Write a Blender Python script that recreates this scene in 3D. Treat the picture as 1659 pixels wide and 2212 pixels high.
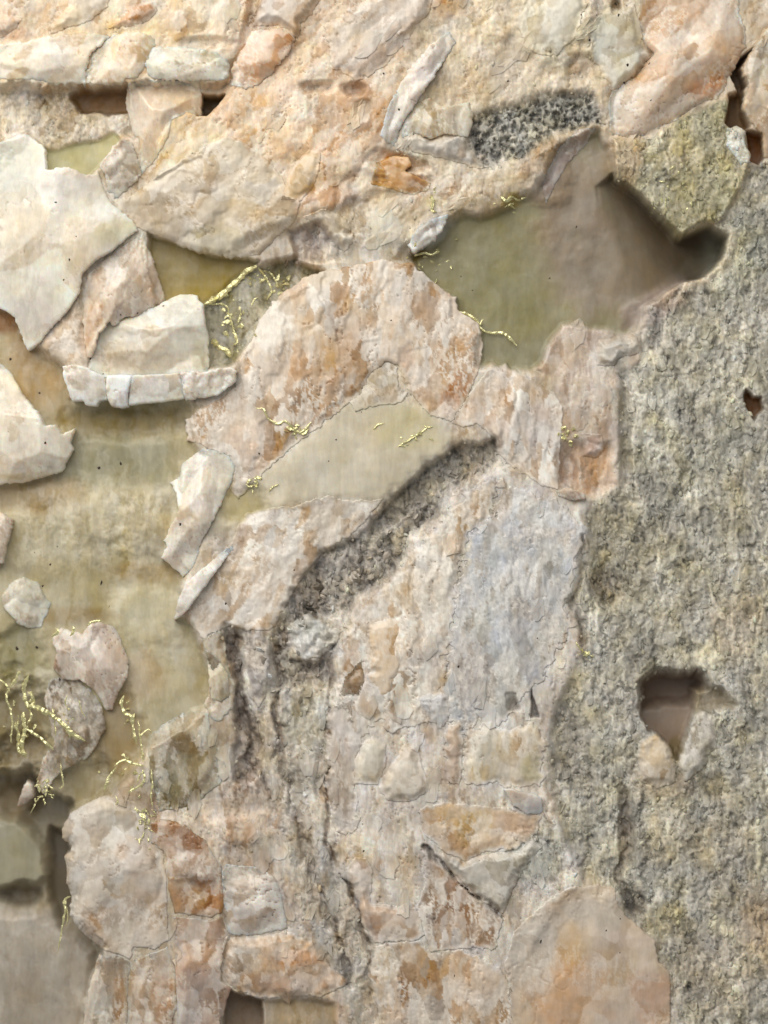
import bpy, bmesh, math, random
import numpy as np
from mathutils import Vector

# ------------------------------------------------------------------ camera, world, lamps, exposure
U = 0.09 / 1659.0            # one traced unit in metres: the view is 9 cm wide, 12 cm tall
XC, YC = 829.5, 1106.0
ZC = 0.075                   # height of the view's centre above the specimen's base
DIST = 0.50

scene = bpy.context.scene
for o in list(bpy.data.objects):
    bpy.data.objects.remove(o)
col = scene.collection

cam_d = bpy.data.cameras.new('camera')
cam = bpy.data.objects.new('camera', cam_d)
col.objects.link(cam)
cam.location = (0, -DIST, ZC)
cam.rotation_euler = (math.radians(90), 0, 0)
cam_d.sensor_fit = 'VERTICAL'
cam_d.sensor_height = 36.0
cam_d.lens = 36.0 * DIST / 0.12
cam_d.clip_start = 0.01
cam_d.clip_end = 50
cam_d.dof.use_dof = True
cam_d.dof.focus_distance = DIST - 0.0012
cam_d.dof.aperture_fstop = 7.0
scene.camera = cam

world = bpy.data.worlds.new('World')
scene.world = world
world.use_nodes = True
bg = world.node_tree.nodes['Background']
bg.inputs['Color'].default_value = (0.97, 0.98, 0.96, 1)
bg.inputs['Strength'].default_value = 0.27


def area(name, loc, target, size, power, color):
    d = bpy.data.lights.new(name, 'AREA')
    d.shape = 'RECTANGLE'
    d.size, d.size_y = size
    d.energy = power
    d.color = color
    o = bpy.data.objects.new(name, d)
    o.location = loc
    o.rotation_euler = (Vector(target) - Vector(loc)).to_track_quat('-Z', 'Y').to_euler()
    col.objects.link(o)
    return o


area('window_light', (-0.13, -0.24, ZC + 0.21), (0, 0, ZC + 0.015), (0.40, 0.30), 1.58, (1.0, 0.972, 0.905))

scene.view_settings.view_transform = 'Standard'
scene.view_settings.look = 'None'
scene.view_settings.exposure = -0.14
scene.view_settings.gamma = 1.0
scene.render.engine = 'CYCLES'
scene.cycles.use_denoising = True
scene.cycles.max_bounces = 6
scene.cycles.diffuse_bounces = 4

rng = np.random.default_rng(7)
random.seed(7)

# ------------------------------------------------------------------ numeric helpers


def lin(c):
    c = np.asarray(c, dtype=np.float64) / 255.0
    return np.where(c <= 0.04045, c / 12.92, ((c + 0.055) / 1.055) ** 2.4)


def hsh(ix, iy, seed):
    n = (ix.astype(np.int64) * 374761393 + iy.astype(np.int64) * 668265263 + seed * 974634533) & 0xffffffff
    n = ((n ^ (n >> 13)) * 1274126177) & 0xffffffff
    n = ((n ^ (n >> 16)) * 2246822519) & 0xffffffff
    n = n ^ (n >> 15)
    return n / 4294967296.0


_pr = np.random.default_rng(3)
PERM = _pr.permutation(1024).astype(np.int32)
_ga = _pr.uniform(0, 2 * math.pi, 1024)
GC = (np.cos(_ga) * 1.5).astype(np.float32); GS = (np.sin(_ga) * 1.5).astype(np.float32)


def gnoise(x, y, seed):
    ix = np.floor(x); iy = np.floor(y)
    fx = (x - ix).astype(np.float32); fy = (y - iy).astype(np.float32)
    ix = ix.astype(np.int32) + seed * 37; iy = iy.astype(np.int32) + seed * 101
    ux = fx * fx * fx * (fx * (fx * 6 - 15) + 10)
    uy = fy * fy * fy * (fy * (fy * 6 - 15) + 10)
    a0 = PERM[ix & 1023]; a1 = PERM[(ix + 1) & 1023]
    y0 = iy & 1023; y1 = (iy + 1) & 1023

    def g(a, yy, dx, dy):
        k = PERM[(a + yy) & 1023]
        return GC[k] * dx + GS[k] * dy
    n00 = g(a0, y0, fx, fy); n10 = g(a1, y0, fx - 1, fy)
    n01 = g(a0, y1, fx, fy - 1); n11 = g(a1, y1, fx - 1, fy - 1)
    a = n00 + (n10 - n00) * ux
    b = n01 + (n11 - n01) * ux
    return (a + (b - a) * uy).astype(np.float64)


def fbm(x, y, scale, octv=4, seed=0, gain=0.5):
    s = np.zeros_like(x); a = 1.0; t = 0.0; f = 1.0 / scale
    for i in range(octv):
        s += a * gnoise(x * f + 17.3 * i, y * f - 9.1 * i, seed + i * 13)
        t += a; a *= gain; f *= 2.03
    return s / t * 1.4


def worley(x, y, sx, sy, seed):
    px = x / sx; py = y / sy
    ix = np.floor(px); iy = np.floor(py)
    f1 = np.full_like(px, 9.0); f2 = np.full_like(px, 9.0)
    bdx = np.zeros_like(px); bdy = np.zeros_like(px)
    bix = np.zeros_like(px); biy = np.zeros_like(px)
    for ax in (-1, 0, 1):
        for ay in (-1, 0, 1):
            jx = ix + ax; jy = iy + ay
            dx = px - (jx + 0.1 + 0.8 * hsh(jx, jy, seed))
            dy = py - (jy + 0.1 + 0.8 * hsh(jx, jy, seed + 1))
            d = np.sqrt(dx * dx + dy * dy)
            m = d < f1
            f2 = np.where(m, f1, np.minimum(f2, d))
            bdx = np.where(m, dx, bdx); bdy = np.where(m, dy, bdy)
            bix = np.where(m, jx, bix); biy = np.where(m, jy, biy)
            f1 = np.where(m, d, f1)
    r = [hsh(bix, biy, seed + 10 + k) for k in range(4)]
    return f1, f2, bdx, bdy, r


def tri(x, y, s_x, s_y, seed):
    """continuous planar facets: linear interpolation on a triangle lattice"""
    u = x / s_x + 0.5 * y / s_y; v = y / s_y
    iu = np.floor(u); iv = np.floor(v); fu = u - iu; fv = v - iv
    a = hsh(iu, iv, seed); b = hsh(iu + 1, iv, seed); c = hsh(iu, iv + 1, seed); d = hsh(iu + 1, iv + 1, seed)
    lo = a + fu * (b - a) + fv * (c - a)
    hi = d + (1 - fu) * (c - d) + (1 - fv) * (b - d)
    low = fu + fv < 1
    return np.where(low, lo, hi) - 0.5, hsh(iu * 2 + low, iv, seed + 3)


def blocks(x, y, sx, sy, seed, slope=1.7):
    """intergrown blocky crystals: the upper envelope of flat-topped, straight-sided, tilted blocks"""
    px = x / sx; py = y / sy
    ix = np.floor(px); iy = np.floor(py)
    best = np.full(px.shape, -9.0); bid = np.zeros(px.shape)
    for ax in (-1, 0, 1):
        for ay in (-1, 0, 1):
            jx = ix + ax; jy = iy + ay
            r0 = hsh(jx, jy, seed); r1 = hsh(jx, jy, seed + 1); r2 = hsh(jx, jy, seed + 2); r3 = hsh(jx, jy, seed + 3)
            dx = px - (jx + 0.1 + 0.8 * r0); dy = py - (jy + 0.1 + 0.8 * r1)
            th = (r2 - 0.5) * 1.7
            c_, s_ = np.cos(th), np.sin(th)
            u = dx * c_ + dy * s_; v = -dx * s_ + dy * c_
            q = np.maximum(np.maximum(np.abs(u) * (0.8 + 0.7 * r3), np.abs(v) * (0.8 + 0.7 * r1)), np.abs(u + v * (r0 - 0.5) * 2) * 0.75)
            h = 0.55 * r3 + (r0 - 0.5) * 1.0 * u + (r1 - 0.5) * 1.0 * v - slope * np.maximum(0, q - 0.18 - 0.2 * r2)
            m = h > best
            best = np.where(m, h, best); bid = np.where(m, r2, bid)
    return best, bid


def terrace(n, k, w=0.16):
    """flat layers with steep broken edges"""
    t = n * k
    f = np.floor(t); r = t - f
    return (f + 0.25 * r + 0.75 * smooth((r - (1 - w)) / w)) / k, f


def rot(x, y, deg):
    a = math.radians(deg)
    return x * math.cos(a) + y * math.sin(a), -x * math.sin(a) + y * math.cos(a)


def smooth(t):
    t = np.clip(t, 0, 1)
    return t * t * (3 - 2 * t)


def sdf(x, y, poly):
    """signed distance, negative inside"""
    P = np.asarray(poly, dtype=np.float64)
    d2 = np.full(x.shape, 1e18)
    inside = np.zeros(x.shape, dtype=bool)
    n = len(P)
    for i in range(n):
        ax, ay = P[i]; bx, by = P[(i + 1) % n]
        ex, ey = bx - ax, by - ay
        L = ex * ex + ey * ey
        if L < 1e-9:
            continue
        wx = x - ax; wy = y - ay
        t = np.clip((wx * ex + wy * ey) / L, 0, 1)
        qx = wx - ex * t; qy = wy - ey * t
        d2 = np.minimum(d2, qx * qx + qy * qy)
        if abs(ey) > 1e-9:
            c = ((ay > y) != (by > y)) & (x < ex * (y - ay) / ey + ax)
            inside ^= c
    d = np.sqrt(d2)
    return np.where(inside, -d, d)


def jagged(poly, amp, seed, seg=4.0):
    P = np.asarray(poly, dtype=np.float64)
    out = []
    n = len(P)
    for i in range(n):
        a = P[i]; b = P[(i + 1) % n]
        L = np.hypot(*(b - a))
        k = max(1, int(L / seg))
        for j in range(k):
            out.append(a + (b - a) * j / k)
    Q = np.array(out)
    nx = fbm(Q[:, 0], Q[:, 1], 22, 3, seed, 0.7)
    ny = fbm(Q[:, 0], Q[:, 1], 22, 3, seed + 77, 0.7)
    # chipped look: quantised steps and small nicks
    nx = 0.4 * nx + 0.6 * np.round(nx * 2.2) / 2.2
    ny = 0.4 * ny + 0.6 * np.round(ny * 2.2) / 2.2
    w = 0.35 + 1.3 * smooth(0.5 + 1.4 * fbm(Q[:, 0], Q[:, 1], 90, 2, seed + 31))
    hx = fbm(Q[:, 0], Q[:, 1], 9, 2, seed + 41, 0.7); hy = fbm(Q[:, 0], Q[:, 1], 9, 2, seed + 43, 0.7)
    Q[:, 0] += amp * (1.3 * nx * w + 0.8 * hx)
    Q[:, 1] += amp * (1.3 * ny * w + 0.8 * hy)
    return Q


def veils(px, py, seed):
    """milky veils and tan patches with broken edges, in stretched coordinates"""
    n = fbm(px, py, 1.0, 5, seed, 0.6)
    m = fbm(px, py, 0.55, 5, seed + 50, 0.62)
    light = smooth((n - 0.10) / 0.16) * (0.55 + 0.45 * smooth(0.5 + m * 1.6))
    tan = smooth((m - 0.14) / 0.14) * (1 - light)
    fine = fbm(px, py, 0.16, 3, seed + 70, 0.6)
    return light, tan, fine


WHITE = lin((246, 241, 234))


def domains(c, ids, ws, sat=1.0):
    """grown-together crystal domains: each block is milkier, greyer or more tan than its neighbour, with a sharp border"""
    for i_, w in zip(ids, ws):
        li = np.clip(w * 1.25 * smooth((i_ - 0.66) / 0.03), 0, 0.9)
        ta = np.clip(w * 1.35 * smooth((0.30 - i_) / 0.03), 0, 1)
        gr_ = np.clip(w * 1.1 * smooth((i_ - 0.40) / 0.02) * smooth((0.53 - i_) / 0.02), 0, 1)
        c = c + (WHITE - c) * (li * 0.62)[..., None]
        c = c * (1 - ta[..., None] * np.array([0.20, 0.28, 0.37]) * sat)
        lum_ = (c @ np.array([0.2126, 0.7152, 0.0722]))[..., None]
        c = c + (lum_ * 0.90 - c) * (gr_ * 0.5)[..., None]
        c = c * (1 + 0.16 * w * (((i_ * 7.31) % 1.0) - 0.5))[..., None]
    return c


def lace(px, py, seed):
    """flaky white crust broken into slivers over the tan crystal"""
    n = fbm(px, py, 0.42, 4, seed, 0.65)
    return smooth((n - 0.02) / 0.10)


def cracks(px, py, seed, w=0.030):
    n = fbm(px, py, 1.0, 3, seed, 0.6)
    k = fbm(px, py, 2.2, 2, seed + 9)
    return smooth((w - np.abs(n)) / w) * smooth((k - 0.08) / 0.15)


MILK = lin((234, 224, 212))


def stain(c, light, tan, fine, wl, wt, wf):
    c = c + (np.maximum(MILK, c) - c) * (wl * light)[..., None]
    c = c * (1 - (wt * tan)[..., None] * np.array([0.11, 0.19, 0.28]))
    return c * (1 + wf * fine)[..., None]


# ------------------------------------------------------------------ the master grid (traced units; x right, y down, h towards camera)
S = 2.6
MX = 170
gx = np.arange(-MX, 1659 + MX + S, S)
gy = np.arange(-MX, 2212 + MX + S, S)
X, Y = np.meshgrid(gx, gy)
NY, NX = X.shape
H = np.full(X.shape, 8.0)
C = np.zeros(X.shape + (3,)) + lin((200, 184, 162))
GR = np.full(X.shape, 0.15)      # granular weight
FL = np.full(X.shape, 0.6)       # flaky weight
WXn = fbm(X, Y, 60, 4, 501) ; WYn = fbm(X, Y, 60, 4, 601)


def win(poly, pad):
    P = np.asarray(poly, dtype=np.float64)
    i0 = max(0, int((P[:, 1].min() - pad + MX) / S)); i1 = min(NY, int((P[:, 1].max() + pad + MX) / S) + 2)
    j0 = max(0, int((P[:, 0].min() - pad + MX) / S)); j1 = min(NX, int((P[:, 0].max() + pad + MX) / S) + 2)
    return slice(i0, i1), slice(j0, j1)


def region(poly, feather=14, h=None, c=None, gr=None, fl=None, warp=8, dh=None, cf=None):
    sl = win(poly, feather + warp * 2 + 4)
    x = X[sl] + WXn[sl] * warp; y = Y[sl] + WYn[sl] * warp
    d = sdf(x, y, poly)
    m = smooth(0.5 - d / feather)
    if h is not None:
        H[sl] += (h - H[sl]) * m
    if dh is not None:
        H[sl] += dh * m
    if c is not None:
        mc = m if cf is None else smooth(0.5 - d / cf)
        C[sl] += (lin(c) - C[sl]) * mc[..., None]
    if gr is not None:
        GR[sl] += (gr - GR[sl]) * m
    if fl is not None:
        FL[sl] += (fl - FL[sl]) * m


def blob(x, y, rx, ry, c, w=0.8, ang=0, dh=0.0, warp=0.5):
    """mineral stain, hollow or painted shade: soft ellipse with a ragged outline"""
    R = max(rx, ry) * 1.9
    sl = win([(x - R, y - R), (x + R, y + R)], 2)
    if sl[0].stop <= sl[0].start or sl[1].stop <= sl[1].start:
        return
    dx, dy = rot(X[sl] - x, Y[sl] - y, ang)
    d = np.sqrt((dx / rx) ** 2 + (dy / ry) ** 2) + warp * 0.8 * WXn[sl]
    m = smooth((1.35 - d) / 0.8) * w
    if c is not None:
        C[sl] += (lin(c) - C[sl]) * m[..., None]
    if dh:
        H[sl] += dh * m / max(w, 1e-6)


# ------------------------------------------------------------------ the matrix: regions
B = 400
region([(-B, -B), (540, -B), (530, 60), (500, 120), (495, 180), (430, 182), (280, 185), (190, 195), (120, 190), (0, 182), (-B, 190)], 16, 50, (228, 206, 176), 0.05, 0.9, warp=22)
region([(520, -B), (1040, -B), (1000, 120), (860, 260), (840, 330), (900, 400), (700, 470), (640, 480), (500, 540), (430, 400), (440, 250), (500, 190)], 40, 38, (218, 186, 154), 0.12, 0.9)
region([(340, 310), (372, 256), (405, 241), (445, 252), (500, 280), (430, 345), (330, 395)], 12, 34, (224, 205, 172), 0.05, 0.8)
region([(900, 60), (1100, -60), (1380, -B), (1400, 100), (1320, 200), (1310, 290), (1200, 320), (1150, 400), (1080, 440), (980, 460), (890, 540), (760, 530), (640, 560), (650, 480), (900, 400), (840, 320)], 50, 24, (200, 188, 166), 0.35, 0.7)
region([(1010, 262), (1060, 240), (1120, 232), (1180, 205), (1280, 200), (1300, 270), (1200, 290), (1130, 345), (1040, 362), (1015, 320)], 30, 6, (136, 134, 126), 1.0, 0.1)
BW = [(1010, 262), (1060, 240), (1120, 232), (1180, 205), (1280, 200), (1300, 270), (1200, 290), (1130, 345), (1040, 362), (1015, 320)]
bsl = win(BW, 30)
bm_ = smooth(0.5 - sdf(X[bsl] + WXn[bsl] * 10, Y[bsl] + WYn[bsl] * 10, BW) / 24)
bn_ = fbm(X[bsl] / 13, Y[bsl] / 15, 1.0, 4, 901, 0.6)
BWK = 1 + bm_ * (-0.36 * smooth((bn_ - 0.02) / 0.4) + 0.25 * smooth((-bn_ - 0.05) / 0.2))
BWH = -bm_ * 9 * smooth((bn_ - 0.02) / 0.2)
region([(-B, 195), (0, 195), (150, 198), (275, 240), (290, 300), (250, 290), (180, 315), (100, 325), (60, 285), (0, 300), (-B, 300)], 14, -14, (186, 174, 150), 0.55, 0.8)
region([(150, 205), (180, 192), (275, 182), (272, 240), (220, 245), (175, 240)], 12, -75, (152, 112, 56), 0.1, 0.1, cf=30)
region([(95, 322), (180, 308), (250, 285), (262, 300), (240, 335), (190, 385), (95, 375)], 10, -26, (178, 172, 130), 0.0, 0.1)
region([(430, 203), (482, 206), (466, 230), (442, 252), (425, 252)], 8, -85, (130, 108, 70), 0, 0)
region([(320, 505), (430, 540), (500, 556), (560, 566), (540, 590), (440, 660), (430, 655), (390, 650), (340, 660), (330, 590)], 12, -34, (146, 128, 70), 0.0, 0.1)
region([(436, 660), (540, 580), (640, 556), (700, 590), (600, 645), (560, 695), (540, 745), (500, 785), (445, 800)], 14, -42, (132, 126, 92), 0.5, 0.4)
region([(625, 500), (700, 478), (752, 500), (745, 560), (640, 572)], 14, -4, (168, 152, 142), 0.5, 0.5)
# the olive floor on the left
region([(-B, 660), (0, 660), (60, 740), (140, 790), (150, 850), (400, 855), (420, 960), (440, 985), (400, 1010), (380, 1045), (395, 1100), (360, 1200), (400, 1240), (390, 1330), (420, 1350), (450, 1440), (460, 1525), (410, 1550), (330, 1600), (300, 1650), (240, 1710), (140, 1770), (100, 1910), (-B, 1910)], 26, -26, (178, 167, 132), 0.03, 0.16, warp=12)
blob(70, 800, 60, 110, (172, 142, 96), 0.8, -30)
blob(5, 690, 40, 30, (150, 100, 40), 0.9)
blob(270, 910, 150, 38, (140, 122, 70), 0.85, 0, dh=-12)  # shadow of the white ledge on the floor, painted as darker olive
blob(250, 1000, 150, 60, (150, 146, 116), 0.7)
blob(80, 1070, 120, 40, (160, 132, 78), 0.7, 0, dh=-8)
blob(250, 1120, 120, 60, (186, 174, 134), 0.7, dh=10)
blob(330, 1150, 60, 60, (192, 178, 138), 0.7, dh=10)
blob(330, 1240, 90, 26, (160, 134, 84), 0.6)
blob(320, 1330, 90, 70, (206, 198, 168), 0.7, dh=6)
blob(350, 1430, 60, 90, (204, 194, 164), 0.7)
blob(160, 1330, 90, 20, (150, 126, 76), 0.7)
blob(40, 1420, 60, 70, (142, 134, 88), 0.8, dh=-14)
blob(250, 1590, 60, 90, (148, 124, 84), 0.7, dh=-12)
blob(310, 1460, 40, 60, (184, 160, 124), 0.6)
blob(40, 1560, 70, 90, (120, 104, 66), 0.7, dh=-30)
blob(40, 1640, 60, 60, (132, 116, 84), 0.7, dh=-30)
blob(180, 1700, 70, 60, (140, 124, 80), 0.7, dh=-20)
region([(40, 1060), (180, 1040), (300, 1050), (380, 1060), (395, 1110), (355, 1200), (330, 1240), (200, 1230), (120, 1250), (40, 1230)], 60, None, None, 0.18, 0.28, dh=10)
# the blurred recess in the lower left corner
region([(-B, 1680), (60, 1670), (140, 1740), (150, 1850), (160, 1980), (220, 2050), (185, 2160), (170, 2240), (160, 2700), (-B, 2700)], 30, -128, (158, 148, 126), 0.0, 0.15, warp=14)
region([(-B, 1790), (30, 1770), (85, 1830), (98, 1900), (60, 1930), (-B, 1910)], 26, -92, (160, 154, 132), 0, 0.05)
region([(-B, 1985), (80, 1975), (130, 2010), (200, 2060), (190, 2160), (170, 2250), (160, 2700), (-B, 2700)], 40, -92, (172, 162, 148), 0, 0.2)
region([(100, 1800), (140, 1810), (150, 1900), (148, 1960), (130, 2010), (98, 1960)], 20, -165, (120, 110, 94), 0, 0)
blob(30, 1730, 60, 50, (140, 120, 86), 0.7, dh=-20)
blob(40, 1940, 40, 26, (120, 106, 84), 0.6, dh=-30)
# central pale window
region([(790, 845), (850, 850), (930, 885), (965, 920), (985, 945), (960, 985), (920, 1015), (890, 1050), (830, 1082), (760, 1078), (700, 1072), (640, 1090), (590, 1105), (550, 1120), (500, 1145), (450, 1150), (455, 1100), (500, 1060), (590, 1000), (660, 945), (730, 885)], 30, 12, (208, 198, 176), 0, 0.10)
blob(690, 1010, 120, 40, (216, 208, 190), 0.7, 30)
blob(880, 930, 70, 50, (206, 194, 142), 0.5)
blob(520, 1085, 50, 40, (172, 158, 110), 0.8, dh=-14)
# the large hollow, upper right
region([(885, 548), (940, 500), (985, 462), (1040, 470), (1090, 445), (1135, 425), (1175, 390), (1205, 322), (1290, 285), (1312, 330), (1340, 385), (1390, 425), (1440, 478), (1490, 500), (1540, 484), (1567, 510), (1562, 552), (1530, 592), (1470, 612), (1430, 632), (1395, 662), (1370, 715), (1340, 735), (1280, 725), (1200, 745), (1180, 795), (1160, 806), (1120, 800), (1060, 790), (1030, 790), (1035, 720), (980, 680), (975, 640), (915, 604)], 22, -24, (146, 139, 106), 0.0, 0.06, warp=10)
blob(1300, 560, 160, 130, (148, 134, 116), 0.95)
blob(1240, 420, 90, 120, (150, 134, 116), 0.9, dh=4)
blob(1080, 620, 110, 120, (144, 138, 102), 0.8)
blob(1180, 380, 50, 60, (166, 146, 124), 0.7, dh=14)
# grey granular half
GREY = [(1545, 478), (1570, 470), (1600, 380), (1640, 350), (2100, 340), (2100, 2700), (1445, 2700), (1450, 2130), (1420, 2050), (1350, 1985), (1325, 1925), (1250, 1880), (1200, 1760), (1180, 1650), (1190, 1560), (1220, 1490), (1262, 1400), (1225, 1300), (1255, 1220), (1265, 1150), (1290, 1085), (1345, 1045), (1335, 960), (1345, 850), (1335, 770), (1385, 725), (1400, 660), (1470, 610), (1535, 592), (1566, 550), (1568, 515)]
region(GREY, 70, -2, (180, 175, 161), 1.0, 0.20, warp=26)
HOLE = [(1290, 400), (1325, 372), (1345, 390), (1390, 428), (1440, 482), (1490, 503), (1540, 486), (1569, 512), (1563, 553), (1529, 593), (1470, 612), (1430, 634), (1395, 660), (1340, 690), (1290, 640)]
hsl = win(HOLE, 30)
hx_ = X[hsl]; hy_ = Y[hsl]
hd = sdf(hx_ + WXn[hsl] * 4, hy_ + WYn[hsl] * 4, HOLE)
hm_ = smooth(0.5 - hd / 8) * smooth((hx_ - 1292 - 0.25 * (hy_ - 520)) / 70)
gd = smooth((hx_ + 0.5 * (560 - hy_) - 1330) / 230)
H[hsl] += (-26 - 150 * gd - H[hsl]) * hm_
C[hsl] += (lin((140, 127, 108)) + (lin((106, 92, 74)) - lin((140, 127, 108))) * gd[..., None] - C[hsl]) * (hm_ * smooth((hx_ - 1290) / 60))[..., None]  # colour darkens as the hole deepens: its shade is painted in
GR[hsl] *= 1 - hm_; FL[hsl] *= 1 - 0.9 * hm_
region([(1396, 300), (1460, 262), (1560, 215), (1600, 250), (1620, 340), (1600, 400), (1560, 470), (1506, 490), (1469, 508), (1426, 467), (1389, 423), (1330, 385), (1320, 300)], 14, 20, (172, 166, 134), 0.9, 0.3)
blob(1480, 330, 60, 40, (160, 150, 112), 0.6)
blob(1350, 340, 40, 60, (178, 152, 118), 0.7)
blob(1590, 560, 80, 120, (166, 168, 156), 0.6)
blob(1500, 900, 120, 160, (182, 178, 160), 0.5)
blob(1400, 720, 40, 60, (150, 140, 128), 0.5, dh=-12)
blob(1430, 650, 80, 34, (170, 154, 144), 0.8, -25, dh=6)
blob(1330, 1220, 80, 120, (150, 142, 116), 0.75, dh=-8)
blob(1310, 1270, 40, 40, (112, 100, 80), 0.8, dh=-14)
blob(1300, 1150, 40, 60, (140, 130, 104), 0.7)
blob(1350, 940, 16, 100, (128, 120, 104), 0.7, 0, dh=-16)
blob(1590, 1350, 60, 80, (198, 184, 160), 0.8)
blob(1430, 1240, 70, 80, (164, 156, 132), 0.6)
blob(1360, 1520, 60, 60, (174, 170, 166), 0.6)
blob(1225, 1560, 40, 90, (146, 138, 122), 0.7, dh=-8)
blob(1240, 1640, 40, 80, (150, 142, 126), 0.7, dh=-6)
blob(1430, 1690, 80, 40, (190, 172, 146), 0.7)
blob(1440, 1800, 60, 80, (190, 178, 152), 0.7)
blob(1430, 1990, 50, 40, (160, 148, 108), 0.7)
blob(1560, 1860, 80, 120, (170, 160, 142), 0.6)
blob(1640, 2000, 40, 90, (196, 168, 130), 0.8)
blob(1550, 2100, 110, 110, (186, 172, 152), 0.6)
blob(1352, 1790, 16, 90, (118, 106, 90), 0.8, 0, dh=-16)
blob(1370, 1960, 26, 40, (124, 112, 90), 0.8, dh=-10)
blob(1540, 1700, 40, 30, (150, 138, 110), 0.6, dh=-8)
# brown cavities by the right edge
region([(1573, 205), (1600, 190), (1608, 235), (1622, 270), (1600, 285), (1570, 262)], 10, -80, (146, 112, 66), 0.1, 0.1)
region([(1616, 275), (1648, 292), (1653, 330), (1640, 355), (1620, 345)], 10, -80, (140, 92, 44), 0.1, 0.1)
region([(1606, 120), (1626, 104), (1600, 150), (1612, 185), (1590, 205), (1580, 160)], 8, -70, (120, 92, 60), 0, 0.1)
region([(1612, 842), (1628, 856), (1644, 858), (1650, 884), (1630, 904), (1616, 880)], 8, -46, (116, 78, 40), 0, 0.1)
# the smooth cavity in the grey half
region([(1386, 1549), (1393, 1499), (1408, 1478), (1428, 1464), (1496, 1468), (1508, 1446), (1511, 1516), (1488, 1566), (1477, 1600), (1460, 1645), (1452, 1616), (1439, 1593), (1419, 1578), (1399, 1574)], 8, -80, (156, 138, 122), 0, 0.02, warp=7)
region([(1390, 1470), (1420, 1455), (1520, 1455), (1530, 1500), (1505, 1516), (1440, 1522), (1390, 1530)], 34, -115, (138, 120, 107), 0, 0.02, warp=8)
blob(1462, 1620, 16, 26, (128, 112, 76), 0.8)
region([(1500, 1490), (1560, 1490), (1590, 1520), (1560, 1535), (1505, 1540)], 20, -30, (140, 126, 100), 0.3, 0.1)
# pink ground right of the centre
region([(1215, 700), (1300, 710), (1385, 730), (1385, 780), (1340, 800), (1340, 960), (1320, 1060), (1230, 1065), (1205, 1050), (1210, 880), (1190, 820), (1150, 800), (1190, 740)], 16, 6, (196, 178, 162), 0.15, 0.5)
blob(1330, 770, 26, 50, (150, 146, 126), 0.7)
blob(1340, 870, 20, 50, (150, 142, 120), 0.7)
region([(1208, 962), (1245, 955), (1290, 965), (1320, 960), (1328, 1050), (1290, 1075), (1235, 1060), (1207, 1040)], 24, -10, (186, 148, 110), 0.4, 0.5)
blob(1226, 1010, 18, 32, (156, 106, 56), 0.9, dh=-14)
# mid ground of the lower half
region([(830, 1090), (1000, 1030), (1100, 1000), (1210, 1060), (1265, 1100), (1265, 1150), (1255, 1220), (1225, 1300), (1262, 1400), (1220, 1490), (1190, 1560), (1180, 1650), (1200, 1760), (1260, 1890), (1180, 2000), (1120, 2100), (1100, 2600), (760, 2600), (780, 2200), (740, 2000), (700, 1880), (710, 1560), (730, 1400), (800, 1290), (880, 1190)], 24, 14, (220, 209, 198), 0.2, 0.8)
region([(1095, 1500), (1110, 1498), (1120, 1530), (1100, 1535)], 8, -14, (130, 118, 104), 0.6, 0.3)
region([(1143, 1548), (1150, 1490), (1162, 1545)], 6, -20, (110, 96, 80), 0.3, 0.3)
blob(900, 1570, 70, 30, (176, 154, 136), 0.8)
blob(840, 1760, 60, 40, (190, 172, 158), 0.7)
blob(870, 1780, 24, 30, (176, 154, 116), 0.7)
blob(770, 1830, 40, 50, (208, 178, 132), 0.8)
blob(860, 1860, 50, 40, (196, 172, 140), 0.6)
blob(835, 1850, 16, 24, (172, 134, 88), 0.8)
blob(1090, 1270, 130, 210, (198, 197, 197), 0.95)
blob(1120, 1480, 90, 90, (188, 184, 182), 0.8)
blob(1200, 1110, 40, 40, (178, 178, 178), 0.7)
blob(1130, 1850, 70, 60, (176, 176, 166), 0.85)
blob(1180, 1840, 60, 70, (158, 158, 146), 0.7)
blob(1070, 1930, 60, 60, (192, 186, 174), 0.7)
region([(1090, 1790), (1170, 1770), (1230, 1830), (1260, 1890), (1180, 1930), (1100, 1900)], 40, None, None, 0.8, 0.4)
# grey seams
DSEAM = [(1085, 935), (1110, 955), (1095, 1000), (1020, 1042), (960, 1100), (905, 1160), (872, 1205), (838, 1248), (800, 1290), (762, 1312), (725, 1360), (735, 1400), (715, 1480), (712, 1560), (705, 1700), (720, 1800), (750, 1890), (790, 2010), (800, 2100), (830, 2212), (760, 2240), (735, 2140), (690, 2060), (650, 1960), (620, 1850), (600, 1750), (560, 1690), (510, 1690), (505, 1560), (520, 1480), (490, 1440), (478, 1365), (500, 1350), (590, 1362), (612, 1320), (655, 1250), (700, 1192), (760, 1170), (800, 1120), (860, 1070), (920, 1010), (1000, 960)]
region(DSEAM, 40, 4, (190, 180, 166), 0.55, 0.6, warp=24)
region([(700, 1195), (770, 1175), (800, 1150), (850, 1160), (855, 1200), (830, 1245), (790, 1285), (740, 1310), (680, 1325), (640, 1300), (655, 1250)], 30, -16, (118, 106, 95), 1.0, 0.3, warp=14)
region([(1000, 970), (1080, 940), (1095, 965), (1060, 1010), (990, 1060), (930, 1110), (880, 1170), (840, 1225), (780, 1290), (720, 1330), (660, 1350), (610, 1400), (590, 1380), (620, 1310), (660, 1245), (710, 1190), (770, 1160), (830, 1100), (900, 1040)], 22, -10, (132, 122, 110), 1.0, 0.3, warp=18)
region([(920, 1010), (960, 985), (1075, 940), (1060, 985), (980, 1030), (900, 1085), (860, 1120), (800, 1160), (800, 1120), (860, 1070)], 16, -26, (120, 112, 100), 1.0, 0.2)
region([(480, 1365), (515, 1370), (525, 1440), (530, 1500), (555, 1560), (560, 1640), (545, 1690), (510, 1690), (506, 1560), (512, 1490), (490, 1440)], 18, -14, (130, 118, 108), 0.8, 0.3, warp=14)
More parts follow.
